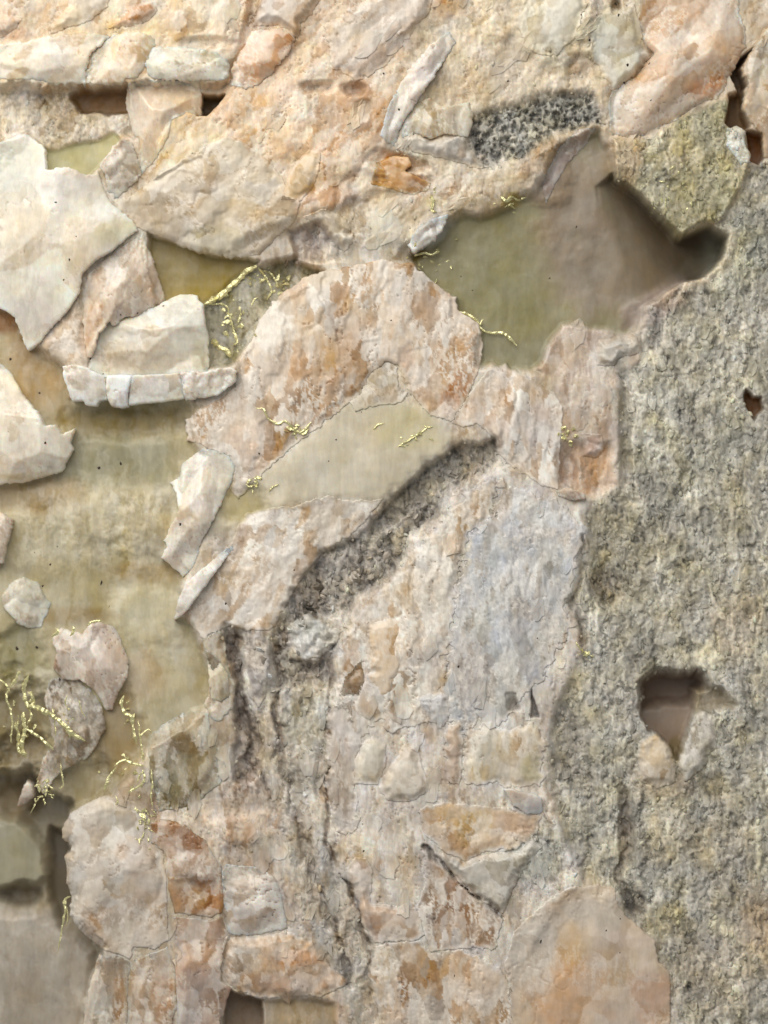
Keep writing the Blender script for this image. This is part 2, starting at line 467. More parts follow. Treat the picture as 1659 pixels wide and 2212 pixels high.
region([(585, 1400), (610, 1380), (650, 1440), (720, 1420), (715, 1480), (640, 1490), (600, 1480)], 22, -14, (130, 120, 108), 0.9, 0.3, warp=14)
blob(660, 1560, 60, 80, (170, 164, 142), 0.7)
blob(560, 1420, 26, 60, (166, 160, 158), 0.7, dh=16)
blob(655, 1790, 18, 120, (138, 124, 100), 0.6, -12, dh=-8)
blob(692, 1680, 12, 50, (120, 92, 56), 0.7, 0, dh=-10)
blob(770, 2090, 40, 60, (148, 136, 116), 0.7, -15)
def vein(pts, w, dh, c, gr=0.8):
    """narrow crumbly crevice along a line"""
    sl = win(pts, 60)
    x = X[sl] + WXn[sl] * 16; y = Y[sl] + WYn[sl] * 16
    d2 = np.full(x.shape, 1e18)
    for (ax, ay), (bx, by) in zip(pts[:-1], pts[1:]):
        ex, ey = bx - ax, by - ay
        t = np.clip(((x - ax) * ex + (y - ay) * ey) / (ex * ex + ey * ey), 0, 1)
        d2 = np.minimum(d2, (x - ax - ex * t) ** 2 + (y - ay - ey * t) ** 2)
    ww = w * np.clip(0.8 + 1.3 * fbm(X[sl], Y[sl], 70, 3, 951), 0.1, 2)
    m = smooth(1.3 - np.sqrt(d2) / np.maximum(ww, 1))
    H[sl] += dh * m
    C[sl] += (lin(c) - C[sl]) * (0.9 * m)[..., None]
    GR[sl] += (gr - GR[sl]) * m


vein([(600, 1390), (606, 1480), (598, 1560), (612, 1650), (640, 1760), (665, 1850), (692, 1930), (722, 2010), (764, 2120)], 11, -10, (122, 108, 94))
vein([(500, 1365), (514, 1440), (520, 1520), (545, 1610), (530, 1700)], 15, -14, (120, 108, 98))
vein([(714, 1440), (712, 1600), (705, 1720), (704, 1790), (716, 1850)], 8, -10, (118, 96, 76))
vein([(640, 1430), (680, 1440), (720, 1400)], 12, -12, (112, 100, 88))
vein([(740, 1890), (770, 1960), (800, 2060), (790, 2110)], 9, -8, (120, 106, 92))
vein([(560, 1650), (580, 1720), (600, 1800)], 8, -8, (130, 116, 102))
vein([(1350, 1740), (1352, 1830), (1340, 1900), (1372, 1970)], 10, -10, (118, 106, 90))
vein([(1252, 1160), (1262, 1220), (1240, 1300), (1262, 1390)], 8, -8, (130, 120, 104))
vein([(908, 1830), (960, 1872), (1010, 1922), (1086, 1980)], 6, -12, (120, 104, 90))
# lower left of the seam
region([(500, 1690), (560, 1690), (600, 1760), (625, 1860), (645, 1950), (690, 2060), (735, 2140), (770, 2300), (740, 2700), (470, 2700), (480, 2140), (480, 1880), (440, 1810), (400, 1775), (330, 1770), (330, 1690), (390, 1740), (430, 1700), (470, 1640)], 20, 0, (200, 180, 160), 0.35, 0.7)
blob(530, 1720, 50, 40, (140, 122, 112), 0.7)
blob(530, 1790, 70, 40, (206, 174, 142), 0.8, dh=10)
blob(430, 1650, 60, 70, (160, 150, 112), 0.6)
blob(500, 1640, 30, 40, (164, 150, 138), 0.6)
region([(480, 2138), (520, 2150), (570, 2165), (575, 2700), (470, 2700)], 14, -60, (136, 112, 86), 0, 0.1)
region([(570, 2165), (640, 2155), (720, 2170), (740, 2300), (735, 2700), (570, 2700)], 20, -20, (172, 150, 116), 0.1, 0.2)
# stains of the top bands
blob(20, 60, 55, 24, (222, 164, 96), 0.9, 25)
blob(300, 30, 36, 22, (214, 164, 118), 0.85, 30)
blob(200, 20, 60, 22, (226, 196, 154), 0.7)
blob(130, 55, 30, 18, (222, 186, 140), 0.6)
blob(470, 20, 26, 40, (200, 194, 182), 0.6)
blob(440, 96, 56, 14, (150, 136, 112), 0.7, 0, dh=-18)
blob(400, 60, 40, 20, (190, 166, 128), 0.6)
blob(545, 40, 16, 70, (140, 124, 104), 0.75, 12, dh=-22)
blob(560, 120, 60, 50, (222, 184, 152), 0.8)
blob(420, 140, 90, 24, (226, 218, 198), 0.8)
blob(150, 120, 90, 40, (232, 214, 186), 0.7)
blob(640, 60, 80, 60, (214, 196, 180), 0.7)
blob(600, 230, 40, 26, (226, 172, 124), 0.9)
blob(690, 192, 34, 14, (150, 112, 82), 0.8, 0, dh=-22)
blob(760, 196, 26, 16, (160, 124, 88), 0.8, 0, dh=-20)
blob(785, 240, 20, 20, (170, 128, 92), 0.6, dh=-8)
blob(740, 250, 50, 36, (204, 180, 162), 0.7)
blob(640, 380, 50, 50, (212, 170, 106), 0.85, 20, dh=-10)
blob(560, 260, 60, 60, (224, 194, 150), 0.7)
blob(550, 420, 60, 90, (214, 192, 160), 0.7)
blob(850, 352, 60, 22, (206, 152, 84), 0.9, 10, dh=-26)
blob(880, 396, 56, 20, (206, 140, 66), 0.95, 10, dh=-24)
blob(790, 400, 40, 30, (180, 152, 130), 0.7, dh=-8)
blob(880, 420, 120, 30, (202, 184, 166), 0.7)
blob(970, 25, 40, 18, (214, 172, 116), 0.7)
blob(930, 110, 90, 22, (226, 222, 216), 0.7, -50)
blob(1000, 140, 70, 70, (202, 188, 168), 0.6)
blob(1190, 60, 110, 80, (214, 206, 180), 0.8, dh=16)
blob(1090, 130, 70, 60, (192, 172, 146), 0.6)
blob(1040, 175, 30, 40, (206, 178, 122), 0.7)
blob(1260, 150, 30, 30, (166, 136, 102), 0.7, dh=-12)
blob(1290, 60, 40, 60, (208, 204, 188), 0.8, dh=8)
blob(1330, 20, 10, 24, (110, 88, 50), 0.9, 0, dh=-18)
blob(960, 260, 80, 40, (200, 190, 168), 0.7)
blob(960, 325, 90, 16, (196, 184, 172), 0.9, 12)
blob(930, 500, 50, 26, (206, 206, 204), 0.85, -35, dh=14)
blob(1105, 430, 26, 20, (186, 164, 90), 0.8)
blob(935, 435, 22, 16, (220, 206, 140), 0.8)
blob(1140, 380, 50, 30, (192, 176, 158), 0.7)
blob(890, 545, 30, 20, (150, 128, 60), 0.8, -40, dh=-18)
blob(690, 520, 26, 26, (150, 140, 140), 0.6, dh=-10)
blob(800, 540, 100, 24, (200, 192, 168), 0.7)

# ------------------------------------------------------------------ relief of the matrix
upper = smooth((620 - Y + 0.25 * (X - 800)) / 220)          # diagonal grain above, upright grain below
J1 = fbm(X, Y, 11, 2, 701) * 2.5; J2 = fbm(X, Y, 13, 2, 702) * 3.5
dx1, dy1 = rot(X + WXn * 9 + J1, Y + WYn * 9 + J2, -52)
ux, uy = X + WXn * 8 + J1, Y + WYn * 8 + J2


def layered(px, py, sx, sy, seed):
    n = fbm(px / sx, py / sy, 1.0, 4, seed, 0.55)
    t, f = terrace(n, 7.0, 0.18)
    n2 = fbm(px / sx, py / sy, 0.45, 3, seed + 40, 0.55)
    t2, f2 = terrace(n2, 5.0, 0.22)
    return t * 7.5 + t2 * 2.6, 0.6 * hsh(f, f * 0 + 3, seed) + 0.4 * hsh(f2, f2 * 0 + 5, seed)


def mass(px, py, sx, sy, seed):
    b1, i1 = blocks(px, py, sx * 1.6, sy * 1.6, seed)
    b2, i2 = blocks(px + 7, py, sx * 0.62, sy * 0.62, seed + 11)
    b3, i3 = blocks(px, py + 5, sx * 0.30, sy * 0.30, seed + 23)
    k = smooth(0.7 + 1.5 * fbm(X, Y, 130, 2, seed + 41))
    return 9.0 * (b1 - 0.2) + (0.6 + 1.1 * k) * (b2 - 0.2) + (0.1 + 0.5 * k) * (b3 - 0.2), (i1, i2, i3), k


la, ia, ka = mass(dx1, dy1, 100, 44, 11)
lb, ib, kb = mass(ux, uy, 44, 105, 21)
fl_h = upper * la + (1 - upper) * lb
fl_id = [np.where(upper > 0.5, p_, q_) for p_, q_ in zip(ia, ib)]
fl_k = np.where(upper > 0.5, ka, kb)
# granular relief: irregular grains of several sizes, worn patches and pits
q = fbm(X, Y, 70, 4, 55)
gx_, gy_ = X + WXn * 12 + fbm(X, Y, 16, 2, 56) * 7, Y + WYn * 12 + fbm(X, Y, 16, 2, 57) * 9
g1, g2, gdx, gdy, gr4 = worley(gx_, gy_, 9, 16, 31)
m1, m2, mdx, mdy, mr4 = worley(gx_, gy_, 18, 34, 33)
dome = smooth((0.75 - g1) / 0.6)
dome2 = smooth((0.8 - m1) / 0.6)
mixg = smooth(0.5 + q * 1.3)
pn = fbm(gx_ / 20, gy_ / 40, 1.0, 4, 58)
pit = smooth((pn - 0.36) / 0.22)
streak = fbm(gx_ / 8, gy_ / 44, 1.0, 4, 59)
gr_h = (1 - mixg) * dome * (0.6 + 1.6 * gr4[1]) + mixg * dome2 * (0.6 + 2.2 * mr4[1]) - pit * 7 + streak * 4 + fbm(X, Y, 120, 4, 51) * 9
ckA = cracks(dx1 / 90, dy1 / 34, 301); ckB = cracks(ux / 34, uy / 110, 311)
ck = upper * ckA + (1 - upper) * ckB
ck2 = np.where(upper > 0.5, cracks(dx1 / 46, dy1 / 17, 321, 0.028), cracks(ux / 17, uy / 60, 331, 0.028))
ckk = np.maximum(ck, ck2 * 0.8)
C *= (1 - FL[..., None] * ckk[..., None] * np.array([0.34, 0.42, 0.48]))  # crevice darkness painted into the colour along the crack grooves
H += FL * (0.6 * fl_h - ckk * 6) + GR * gr_h * 0.55 + fbm(X, Y, 240, 4, 61) * 8 + fbm(X, Y, 26, 4, 71) * (0.5 + 0.4 * FL + 1.6 * GR)
# mineral colour varies from layer to layer and grain to grain
C = domains(C, fl_id, (FL * 0.50, FL * (0.42 + 0.22 * fl_k), FL * 0.55 * fl_k))
lcm = np.where(upper > 0.5, lace(dx1 / 46, dy1 / 20, 721), lace(ux / 20, uy / 50, 722))
lmm = smooth((H + 45) / 30) * FL * 0.8 * smooth((fbm(X, Y, 120, 3, 723) - 0.14) / 0.18)
C = C + (np.maximum(MILK, C) - C) * (0.7 * lcm * lmm)[..., None]
C = C * (1 - 0.8 * ((1 - lcm) * lmm)[..., None] * np.array([0.10, 0.15, 0.20]))
H += 0.7 * lcm * lmm
C *= (1 + 0.10 * FL * np.where(upper > 0.5, fbm(dx1 / 90, dy1 / 5, 1.0, 3, 724), fbm(ux / 4.5, uy / 90, 1.0, 3, 725)))[..., None]
var = 1 + fbm(X, Y, 70, 4, 81) * 0.12
C *= np.clip(var, 0.5, 1.4)[..., None]
gvar = (1 - mixg) * (gr4[2] - 0.5) + mixg * (mr4[2] - 0.5)
gl = 1 + GR * (gvar * 0.24 + 0.20 * fbm(gx_ / 4.5, gy_ / 14, 1.0, 3, 86) + streak * 0.42 - 0.32 * pit + 0.40 * fbm(gx_ / 50, gy_ / 90, 1.0, 4, 84))
C *= gl[..., None]
sp_ = fbm(gx_ / 11, gy_ / 15, 1.0, 4, 905, 0.6)
lum = C @ np.array([0.2126, 0.7152, 0.0722])
seamw = GR * smooth((0.34 - lum) / 0.12)
C *= (1 + seamw * (-0.42 * smooth((sp_ - 0.02) / 0.25) + 0.55 * smooth((-sp_ - 0.04) / 0.2)) + GR * (1 - seamw) * (-0.20 * smooth((sp_ - 0.16) / 0.2) + 0.08 * smooth((-sp_ - 0.1) / 0.2)))[..., None]
H -= GR * 2 * smooth((sp_ - 0.1) / 0.25)
md = fbm(gx_ / 26, gy_ / 46, 1.0, 3, 909)
C *= (1 + GR * (1 - seamw) * (0.08 * smooth((md - 0.05) / 0.2) - 0.14 * smooth((-md - 0.24) / 0.14)))[..., None]
H += GR * (1 - seamw) * (1.0 * smooth((md - 0.05) / 0.2) - 4 * smooth((-md - 0.24) / 0.14))
blo = fbm(X / 90, Y / 170, 1.0, 4, 907)
C *= (1 + GR * 0.30 * blo)[..., None]
tint = GR * np.clip(0.35 * blo + fbm(X, Y, 60, 4, 83) * 0.9, -0.2, 1)
C[..., 2] *= 1 - 0.20 * tint
C[..., 0] *= 1 + 0.05 * tint
va_ = veils(dx1 / 120, dy1 / 42, 401); vb_ = veils(ux / 40, uy / 130, 411)
vl, vt, vf = [upper * p_ + (1 - upper) * q_ for p_, q_ in zip(va_, vb_)]
C = stain(C, vl, vt, vf, FL * 0.45, FL * 0.40, FL * 0.18)
tw = FL * fbm(X, Y, 45, 4, 91)
C[..., 2] *= 1 - 0.16 * tw
C[..., 0] *= 1 + 0.04 * tw
C[bsl] *= BWK[..., None]
H[bsl] += BWH
UPW = (upper * FL)[..., None]
C *= 1 + UPW * np.array([0.03, -0.035, -0.14])
SAT = 1.0


def desat(c):
    l = c @ np.array([0.2126, 0.7152, 0.0722])
    return l[..., None] + (c - l[..., None]) * SAT


C = np.clip(desat(C), 0.004, 0.90)
DET = np.clip(0.08 + 0.75 * GR + 0.24 * FL, 0, 1)
# the specimen rounds off outside the frame
ed = np.minimum(np.minimum(X + MX, 1659 + MX - X), np.minimum(Y + MX, 2212 + MX - Y))
tr = np.clip((90 - ed) / 90, 0, 1)
H -= (1 - np.sqrt(np.clip(1 - tr ** 2, 0, 1))) * 260

TOP = H.copy()           # running surface height, for setting pieces on it
TC = C.copy()            # running colour
TD = DET.copy()

# ------------------------------------------------------------------ materials


def nodes(m):
    m.use_nodes = True
    nt = m.node_tree
    return nt, nt.nodes, nt.links, nt.nodes['Principled BSDF']


def mineral(name, source, sss=0.25, rough=(0.42, 0.7)):
    m = bpy.data.materials.new(name)
    nt, N, L, bs = nodes(m)
    if source == 'attr':
        at = N.new('ShaderNodeVertexColor'); at.layer_name = 'Col'
        colr, det = at.outputs['Color'], at.outputs['Alpha']
    else:
        at = N.new('ShaderNodeObjectInfo')
        colr, det = at.outputs['Color'], at.outputs['Alpha']
    geo = N.new('ShaderNodeNewGeometry')

    def mapping(sc):
        mp = N.new('ShaderNodeMapping'); mp.inputs['Scale'].default_value = sc
        L.new(geo.outputs['Position'], mp.inputs['Vector'])
        return mp.outputs['Vector']

    def noise(sc, vec, detail=5, rough_=0.6):
        n = N.new('ShaderNodeTexNoise'); n.inputs['Scale'].default_value = sc
        n.inputs['Detail'].default_value = detail; n.inputs['Roughness'].default_value = rough_
        L.new(vec, n.inputs['Vector'])
        return n.outputs['Fac']

    def math_(op, a, b):
        n = N.new('ShaderNodeMath'); n.operation = op
        for i, v in enumerate((a, b)):
            if isinstance(v, (int, float)):
                n.inputs[i].default_value = v
            else:
                L.new(v, n.inputs[i])
        return n.outputs[0]
    iso = mapping((1, 1, 1))
    up = mapping((1.0, 1.0, 0.22))
    n1 = noise(420, up, 6, 0.62)       # clouding, stretched along the crystals
    n2 = noise(1700, up, 5, 0.65)      # fine streaks
    n3 = noise(5200, iso, 4, 0.6)      # grain
    def sharpen(v_, a, b):
        r_ = N.new('ShaderNodeMapRange'); r_.interpolation_type = 'SMOOTHSTEP'
        r_.inputs['From Min'].default_value = a; r_.inputs['From Max'].default_value = b
        L.new(v_, r_.inputs['Value'])
        return r_.outputs[0]
    n2s = sharpen(n2, 0.40, 0.58)
    n1s = sharpen(n1, 0.36, 0.64)
    # colour: value clouding
    v = math_('ADD', math_('MULTIPLY', math_('SUBTRACT', n1s, 0.5), 0.09),
              math_('MULTIPLY', math_('MULTIPLY', math_('SUBTRACT', n2s, 0.55), 0.34), math_('ADD', math_('MULTIPLY', det, 0.9), 0.14)))
    v = math_('ADD', v, 1.0)
    mul = N.new('ShaderNodeVectorMath'); mul.operation = 'SCALE'
    L.new(colr, mul.inputs[0]); L.new(v, mul.inputs['Scale'])
    hs = N.new('ShaderNodeHueSaturation')
    L.new(mul.outputs['Vector'], hs.inputs['Color'])
    n4 = noise(260, iso, 4, 0.6)
    L.new(math_('ADD', math_('MULTIPLY', n4, 1.1), 0.50), hs.inputs['Saturation'])
    L.new(hs.outputs['Color'], bs.inputs['Base Color'])
    mr = N.new('ShaderNodeMapRange')
    mr.inputs['To Min'].default_value = rough[0]; mr.inputs['To Max'].default_value = rough[1]
    L.new(n2, mr.inputs['Value']); L.new(mr.outputs[0], bs.inputs['Roughness'])
    bs.inputs['Specular IOR Level'].default_value = 0.5
    if sss > 0:
        bs.inputs['Coat Weight'].default_value = 0.18
        bs.inputs['Coat Roughness'].default_value = 0.22
    bs.inputs['Subsurface Weight'].default_value = sss
    bs.inputs['Subsurface Radius'].default_value = (1.0, 0.62, 0.38)
    bs.inputs['Subsurface Scale'].default_value = 0.0014 if rough[0] < 0.3 else 0.0007
    hgt = math_('ADD', math_('MULTIPLY', n2, 1.0), math_('MULTIPLY', n3, 0.35))
    bp = N.new('ShaderNodeBump')
    bp.inputs['Distance'].default_value = 0.00012
    L.new(hgt, bp.inputs['Height'])
    L.new(math_('ADD', math_('MULTIPLY', det, 0.5), 0.0), bp.inputs['Strength'])
    L.new(bp.outputs['Normal'], bs.inputs['Normal'])
    return m


M_ROCK = mineral('granular_matrix', 'attr', 0.35, (0.42, 0.7))
M_CRYS = mineral('crystal', 'attr', 0.7, (0.22, 0.42))
M_SKIN = mineral('grown_in_crystal', 'attr', 0.0, (0.26, 0.5))
M_PIECE = mineral('crystal_piece', 'object', 0.0, (0.35, 0.65))


def simple(name, c, rough, metal=0.0, spec=0.5, nscale=1500, amt=0.5):
    m = bpy.data.materials.new(name)
    nt, N, L, bs = nodes(m)
    n = N.new('ShaderNodeTexNoise'); n.inputs['Scale'].default_value = nscale; n.inputs['Detail'].default_value = 4
    geo = N.new('ShaderNodeNewGeometry'); L.new(geo.outputs['Position'], n.inputs['Vector'])
    r = N.new('ShaderNodeValToRGB')
    l = lin(c)
    r.color_ramp.elements[0].position = 0.3; r.color_ramp.elements[1].position = 0.7
    r.color_ramp.elements[0].color = (*(l * (1 - amt)), 1)
    r.color_ramp.elements[1].color = (*np.clip(l * (1 + amt * 0.5), 0, 0.95), 1)
    L.new(n.outputs['Fac'], r.inputs['Fac']); L.new(r.outputs['Color'], bs.inputs['Base Color'])
    bs.inputs['Roughness'].default_value = rough; bs.inputs['Metallic'].default_value = metal
    bs.inputs['Specular IOR Level'].default_value = spec
    bp = N.new('ShaderNodeBump'); bp.inputs['Distance'].default_value = 0.0002; bp.inputs['Strength'].default_value = 0.6
    L.new(n.outputs['Fac'], bp.inputs['Height']); L.new(bp.outputs['Normal'], bs.inputs['Normal'])
    return m


M_GOLD = simple('pale_gold', (242, 233, 176), 0.18, 0.5, 0.9, 3800, 0.22)
M_DARK = simple('dark_inclusion', (58, 44, 34), 0.6, 0, 0.3)

# ------------------------------------------------------------------ mesh builders


def to_world(x, y, h):
    return np.stack([(x - XC) * U, -h * U, (YC - y) * U + ZC], axis=-1)


spec = bpy.data.objects.new('mineral_specimen', None)
col.objects.link(spec)
spec['label'] = 'rough mineral specimen of peach and white crystals, grey granular rock and pale gold threads'
spec['category'] = 'mineral'
spec.empty_display_size = 0.02


def make_mesh(name, verts, quads, cols, mat, smooth_shade=True):
    me = bpy.data.meshes.new(name)
    nv = len(verts); nf = len(quads)
    k = quads.shape[1]
    me.vertices.add(nv); me.vertices.foreach_set('co', np.ascontiguousarray(verts, dtype=np.float32).ravel())
    me.loops.add(nf * k); me.loops.foreach_set('vertex_index', np.ascontiguousarray(quads, dtype=np.int32).ravel())
    me.polygons.add(nf)
    me.polygons.foreach_set('loop_start', np.arange(0, nf * k, k, dtype=np.int32))
    me.polygons.foreach_set('loop_total', np.full(nf, k, dtype=np.int32))
    me.polygons.foreach_set('use_smooth', np.full(nf, smooth_shade, dtype=bool))
    me.update(calc_edges=True)
    if cols is not None:
        ca = me.color_attributes.new('Col', 'FLOAT_COLOR', 'POINT')
        ca.data.foreach_set('color', np.ascontiguousarray(cols, dtype=np.float32).ravel())
    me.materials.append(mat)
    return me


def link(name, me, parent=spec, label=None):
    o = bpy.data.objects.new(name, me)
    o.parent = parent
    col.objects.link(o)
    if label:
        o['label'] = label
    return o


# ------------------------------------------------------------------ matrix mesh: sheet, sides and back in one closed body
def build_matrix():
    v = to_world(X, Y, H).reshape(-1, 3)
    idx = np.arange(NY * NX).reshape(NY, NX)
    q = np.stack([idx[:-1, :-1], idx[1:, :-1], idx[1:, 1:], idx[:-1, 1:]], axis=-1).reshape(-1, 4)
    ring = np.concatenate([idx[0, :-1], idx[:-1, -1], idx[-1, :0:-1], idx[:0:-1, 0]])
    rv = v[ring].copy()
    rx = rv[:, 0]; rz = rv[:, 2] - ZC
    rings = []
    base = len(v)
    allv = [v]
    for t, dpt in ((1.02, 420), (1.0, 760), (0.86, 960), (0.002, 1000)):
        w = rv.copy(); w[:, 0] = rx * t; w[:, 2] = ZC + rz * t; w[:, 1] = dpt * U
        allv.append(w)
    n = len(ring)
    qs = [q]
    prev = ring
    for k in range(4):
        cur = base + k * n + np.arange(n)
        qs.append(np.stack([prev, np.roll(prev, -1), np.roll(cur, -1), cur], axis=-1))
        prev = cur
    quads = np.concatenate(qs)
    vv = np.concatenate(allv)
    cc = np.concatenate([np.concatenate([C, DET[..., None]], -1).reshape(-1, 4),
                         np.tile(np.append(lin((170, 162, 146)), 0.8), (4 * n, 1))])
    me = make_mesh('matrix', vv, quads, cc, M_ROCK)
    o = link('matrix', me, label='grey granular rock with olive hollows holding the crystals')
    return o


# ------------------------------------------------------------------ traced crystals, set into the matrix
def crystal(poly, h, c, label=None, tilt=(0, 0), bevel=3, bh=1.5, wall=70, jag=3.0, fac=(70, 70, 0, 6), cleave=None,
            dome=0.0, rough=0.48, spots=(), det=0.12, name='crystal', parent=None, sss=True, seed=None, var=0.12, flush=None, gem=1.0):
    seed = seed if seed is not None else int(abs(poly[0][0] * 7 + poly[0][1] * 13)) % 9973
    Pj = jagged(poly, jag, seed)
    sl = win(Pj, 4 * S)
    x = X[sl]; y = Y[sl]
    d = sdf(x, y, Pj)
    gyy, gxx = np.gradient(d, S)
    gl_ = np.maximum(np.hypot(gxx, gyy), 1e-6)
    gxx, gyy = gxx / gl_, gyy / gl_
    cx, cy = np.mean(np.asarray(poly), axis=0)
    sx, sy, ang, amp = fac
    rx_, ry_ = rot(x + WXn[sl] * 5, y + WYn[sl] * 5, ang)
    rx_ = rx_ + fbm(x, y, 11, 2, seed + 71) * 2.5; ry_ = ry_ + fbm(x, y, 13, 2, seed + 72) * 3.5
    f, idf = tri(rx_, ry_, sx * 1.1, sy * 1.1, seed)
    b1, id1 = blocks(rx_, ry_, sx * 1.0, sy * 1.0, seed + 5)
    b2, id2 = blocks(rx_, ry_, sx * 0.42, sy * 0.42, seed + 9)
    idf = 0.5 + 0.35 * (id1 - 0.5) + 0.5 * fbm(rx_ / sx, ry_ / sy, 1.3, 3, seed + 15)
    idf2 = id2
    msk = smooth(0.5 + 1.6 * fbm(x, y, 110, 2, seed + 33))
    lc_ = lace(rx_ / 20, ry_ / 46, seed + 35)
    lm_ = smooth((fbm(x, y, 120, 3, seed + 37) - 0.12) / 0.18)
    stri = fbm(rx_ / 4.5, ry_ / 90, 1.0, 3, seed + 39)
    hh = h + tilt[0] * (x - cx) + tilt[1] * (y - cy) + amp * f * 0.9 + amp * 0.55 * (b1 - 0.2) + amp * 0.12 * rough * (0.35 + msk) * (b2 - 0.2) + 0.7 * rough * lc_ * lm_
    hh += fbm(x, y, 80, 3, seed + 3) * 1.0 * rough + fbm(rx_ / sx, ry_ / sy, 0.13, 3, seed + 4) * 0.6 * rough * (0.4 + 2 * det)
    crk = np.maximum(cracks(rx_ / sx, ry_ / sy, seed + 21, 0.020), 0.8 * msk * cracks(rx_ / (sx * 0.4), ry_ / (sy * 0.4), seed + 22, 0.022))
    hh -= 6 * rough * crk
    # broad cleavage faces: the crystal's top is cut by a handful of planes
    Pa = np.asarray(poly, dtype=float)
    g_ = np.random.default_rng(seed)
    K = 6 if max(np.ptp(Pa[:, 0]), np.ptp(Pa[:, 1])) < 200 else 9
    wx_ = x + fbm(x, y, 34, 3, seed + 81) * 3; wy_ = y + fbm(x, y, 34, 3, seed + 82) * 3
    cut = np.zeros(x.shape); fid = np.zeros(x.shape)
    t0 = g_.uniform(0, 6.28)
    gm = gem if flush is None else gem * 0.25
    for k_ in range(K):
        th_ = t0 + (k_ + g_.uniform(-0.35, 0.35)) * 2 * math.pi / K
        ddx_, ddy_ = math.cos(th_), math.sin(th_)
        sup = max(((Pa[:, 0] - cx) * ddx_ + (Pa[:, 1] - cy) * ddy_).max(), 8.0)
        rr_ = sup * g_.uniform(0.05, 0.75)
        slp = g_.uniform(0.16, 0.55) * gm * 100.0 / max(100.0, sup)
        pl = -slp * ((wx_ - cx) * ddx_ + (wy_ - cy) * ddy_ - rr_)
        m_ = pl < cut
        cut = np.where(m_, pl, cut); fid = np.where(m_, g_.uniform(-1, 1), fid)
    hh += cut
    if dome:
        R = max(1.0, -d.min())
        hh += dome * np.sqrt(np.clip(1 - (1 - np.clip(-d / R, 0, 1)) ** 2, 0, 1)) - dome * 0.6
    if cleave:
        a, sp, am = cleave
        t, s_ = rot(x, y, a)
        t = t + fbm(x, y, 80, 3, seed + 8) * sp * 0.45 + fbm(s_, t * 0.2, 40, 2, seed + 9) * sp * 0.3
        t = t / sp
        fr = t - np.floor(t)
        fr = np.where(fr < 0.85, fr / 0.85, (1 - fr) / 0.15)
        hh += am * 0.7 * (fr - 0.5) * (0.4 + hsh(np.floor(t), np.floor(t) * 0, seed))
    b = np.clip(-d / bevel, 0, 1)
    hh -= bh * (1 - b) ** 2 * 1.0
    cc = np.zeros(x.shape + (3,)) + lin(c)
    vv = 1 + var * ((idf - 0.5) * 0.9 + (idf2 - 0.5) * 0.7 * rough) + fbm(x, y, 50, 4, seed + 6) * var
    cc *= (vv * (1 + 0.08 * fid))[..., None]
    tn = fbm(x, y, 90, 4, seed + 7)
    cc[..., 2] *= 1 - 0.14 * tn
    cc[..., 0] *= 1 + 0.03 * tn
    cpre = cc.copy()
    for sp in spots:
        bx, by, brx, bry, bc = sp[:5]
        ba = sp[5] if len(sp) > 5 else 0
        bw = (sp[6] if len(sp) > 6 else 0.85) * 0.75
        ddx, ddy = rot(x - bx, y - by, ba)
        dd = np.sqrt((ddx / brx) ** 2 + (ddy / bry) ** 2) + 0.45 * WXn[sl]
        m = smooth((1.35 - dd) / 0.7) * bw
        cc += (lin(bc) * vv[..., None] - cc) * m[..., None]
        if len(sp) > 7:
            hh += sp[7] * m
    li_, ta_, fi_ = veils(rx_ / (sx * 0.8), ry_ / (sy * 0.8), seed + 61)
    cc = domains(cc, (id1, id2), (np.full(x.shape, 0.50 * min(1, rough * 1.5)), 1.0 * rough * (0.25 + 0.75 * msk)))
    cc = cc + (np.maximum(MILK, cc) - cc) * (lc_ * lm_ * rough)[..., None]
    cc = cc * (1 - ((1 - lc_) * lm_ * rough)[..., None] * np.array([0.10, 0.15, 0.20])) * (1 + 0.10 * stri * rough)[..., None]
    cc = cc * (1 - (min(1.0, rough * 1.6) * crk)[..., None] * np.array([0.38, 0.48, 0.56]))  # crack grooves painted dark brown too, crevice shade in the colour
    cc = stain(cc, li_, ta_, fi_, np.full(x.shape, 0.50 * rough), np.full(x.shape, 0.45 * rough), np.full(x.shape, 0.16 * rough + 0.3 * det))
    cc = np.clip(desat(cc), 0.004, 0.90)
    if flush is not None:
        x0, y0, x1, y1 = flush
        inb = smooth((np.minimum(np.minimum(x - x0, x1 - x), np.minimum(y - y0, y1 - y)) + 20) / 40)
        wdt = 18 * (1 + 0.8 * fbm(x, y, 40, 3, seed + 91))
        e_ = smooth(-d / np.maximum(wdt, 4)) * inb + (1 - inb)
        hm = np.maximum(H[sl] + 0.8, hh - wall)
        hh = hm + (hh - hm) * e_
        ec = smooth(-d / np.maximum(wdt * 0.5, 2) - 0.1 + 0.3 * (id2 - 0.5)) * inb + (1 - inb)
        cc = C[sl] + (cc - C[sl]) * ec[..., None]
    hh = np.maximum(hh, H[sl] + 1.0)          # nowhere sunk below the ground it grew on
    # outline snapping
    snap = np.abs(d) <= 0.5 * S
    out = d > 0.5 * S
    px = np.where(snap | out, x - d * gxx, x)
    py = np.where(snap | out, y - d * gyy, y)
    px = np.where(out, px + 0.9 * gxx, px); py = np.where(out, py + 0.9 * gyy, py)
    hz = np.where(out, hh - wall, hh)
    keep = d <= 1.9 * S
    qk = keep[:-1, :-1] & keep[1:, :-1] & keep[1:, 1:] & keep[:-1, 1:]
    anyin = (~out)[:-1, :-1] | (~out)[1:, :-1] | (~out)[1:, 1:] | (~out)[:-1, 1:]
    qk &= anyin
    idx = np.arange(x.size).reshape(x.shape)
    q = np.stack([idx[:-1, :-1], idx[1:, :-1], idx[1:, 1:], idx[:-1, 1:]], -1)[qk]
    used, inv = np.unique(q, return_inverse=True)
    q = inv.reshape(-1, 4)
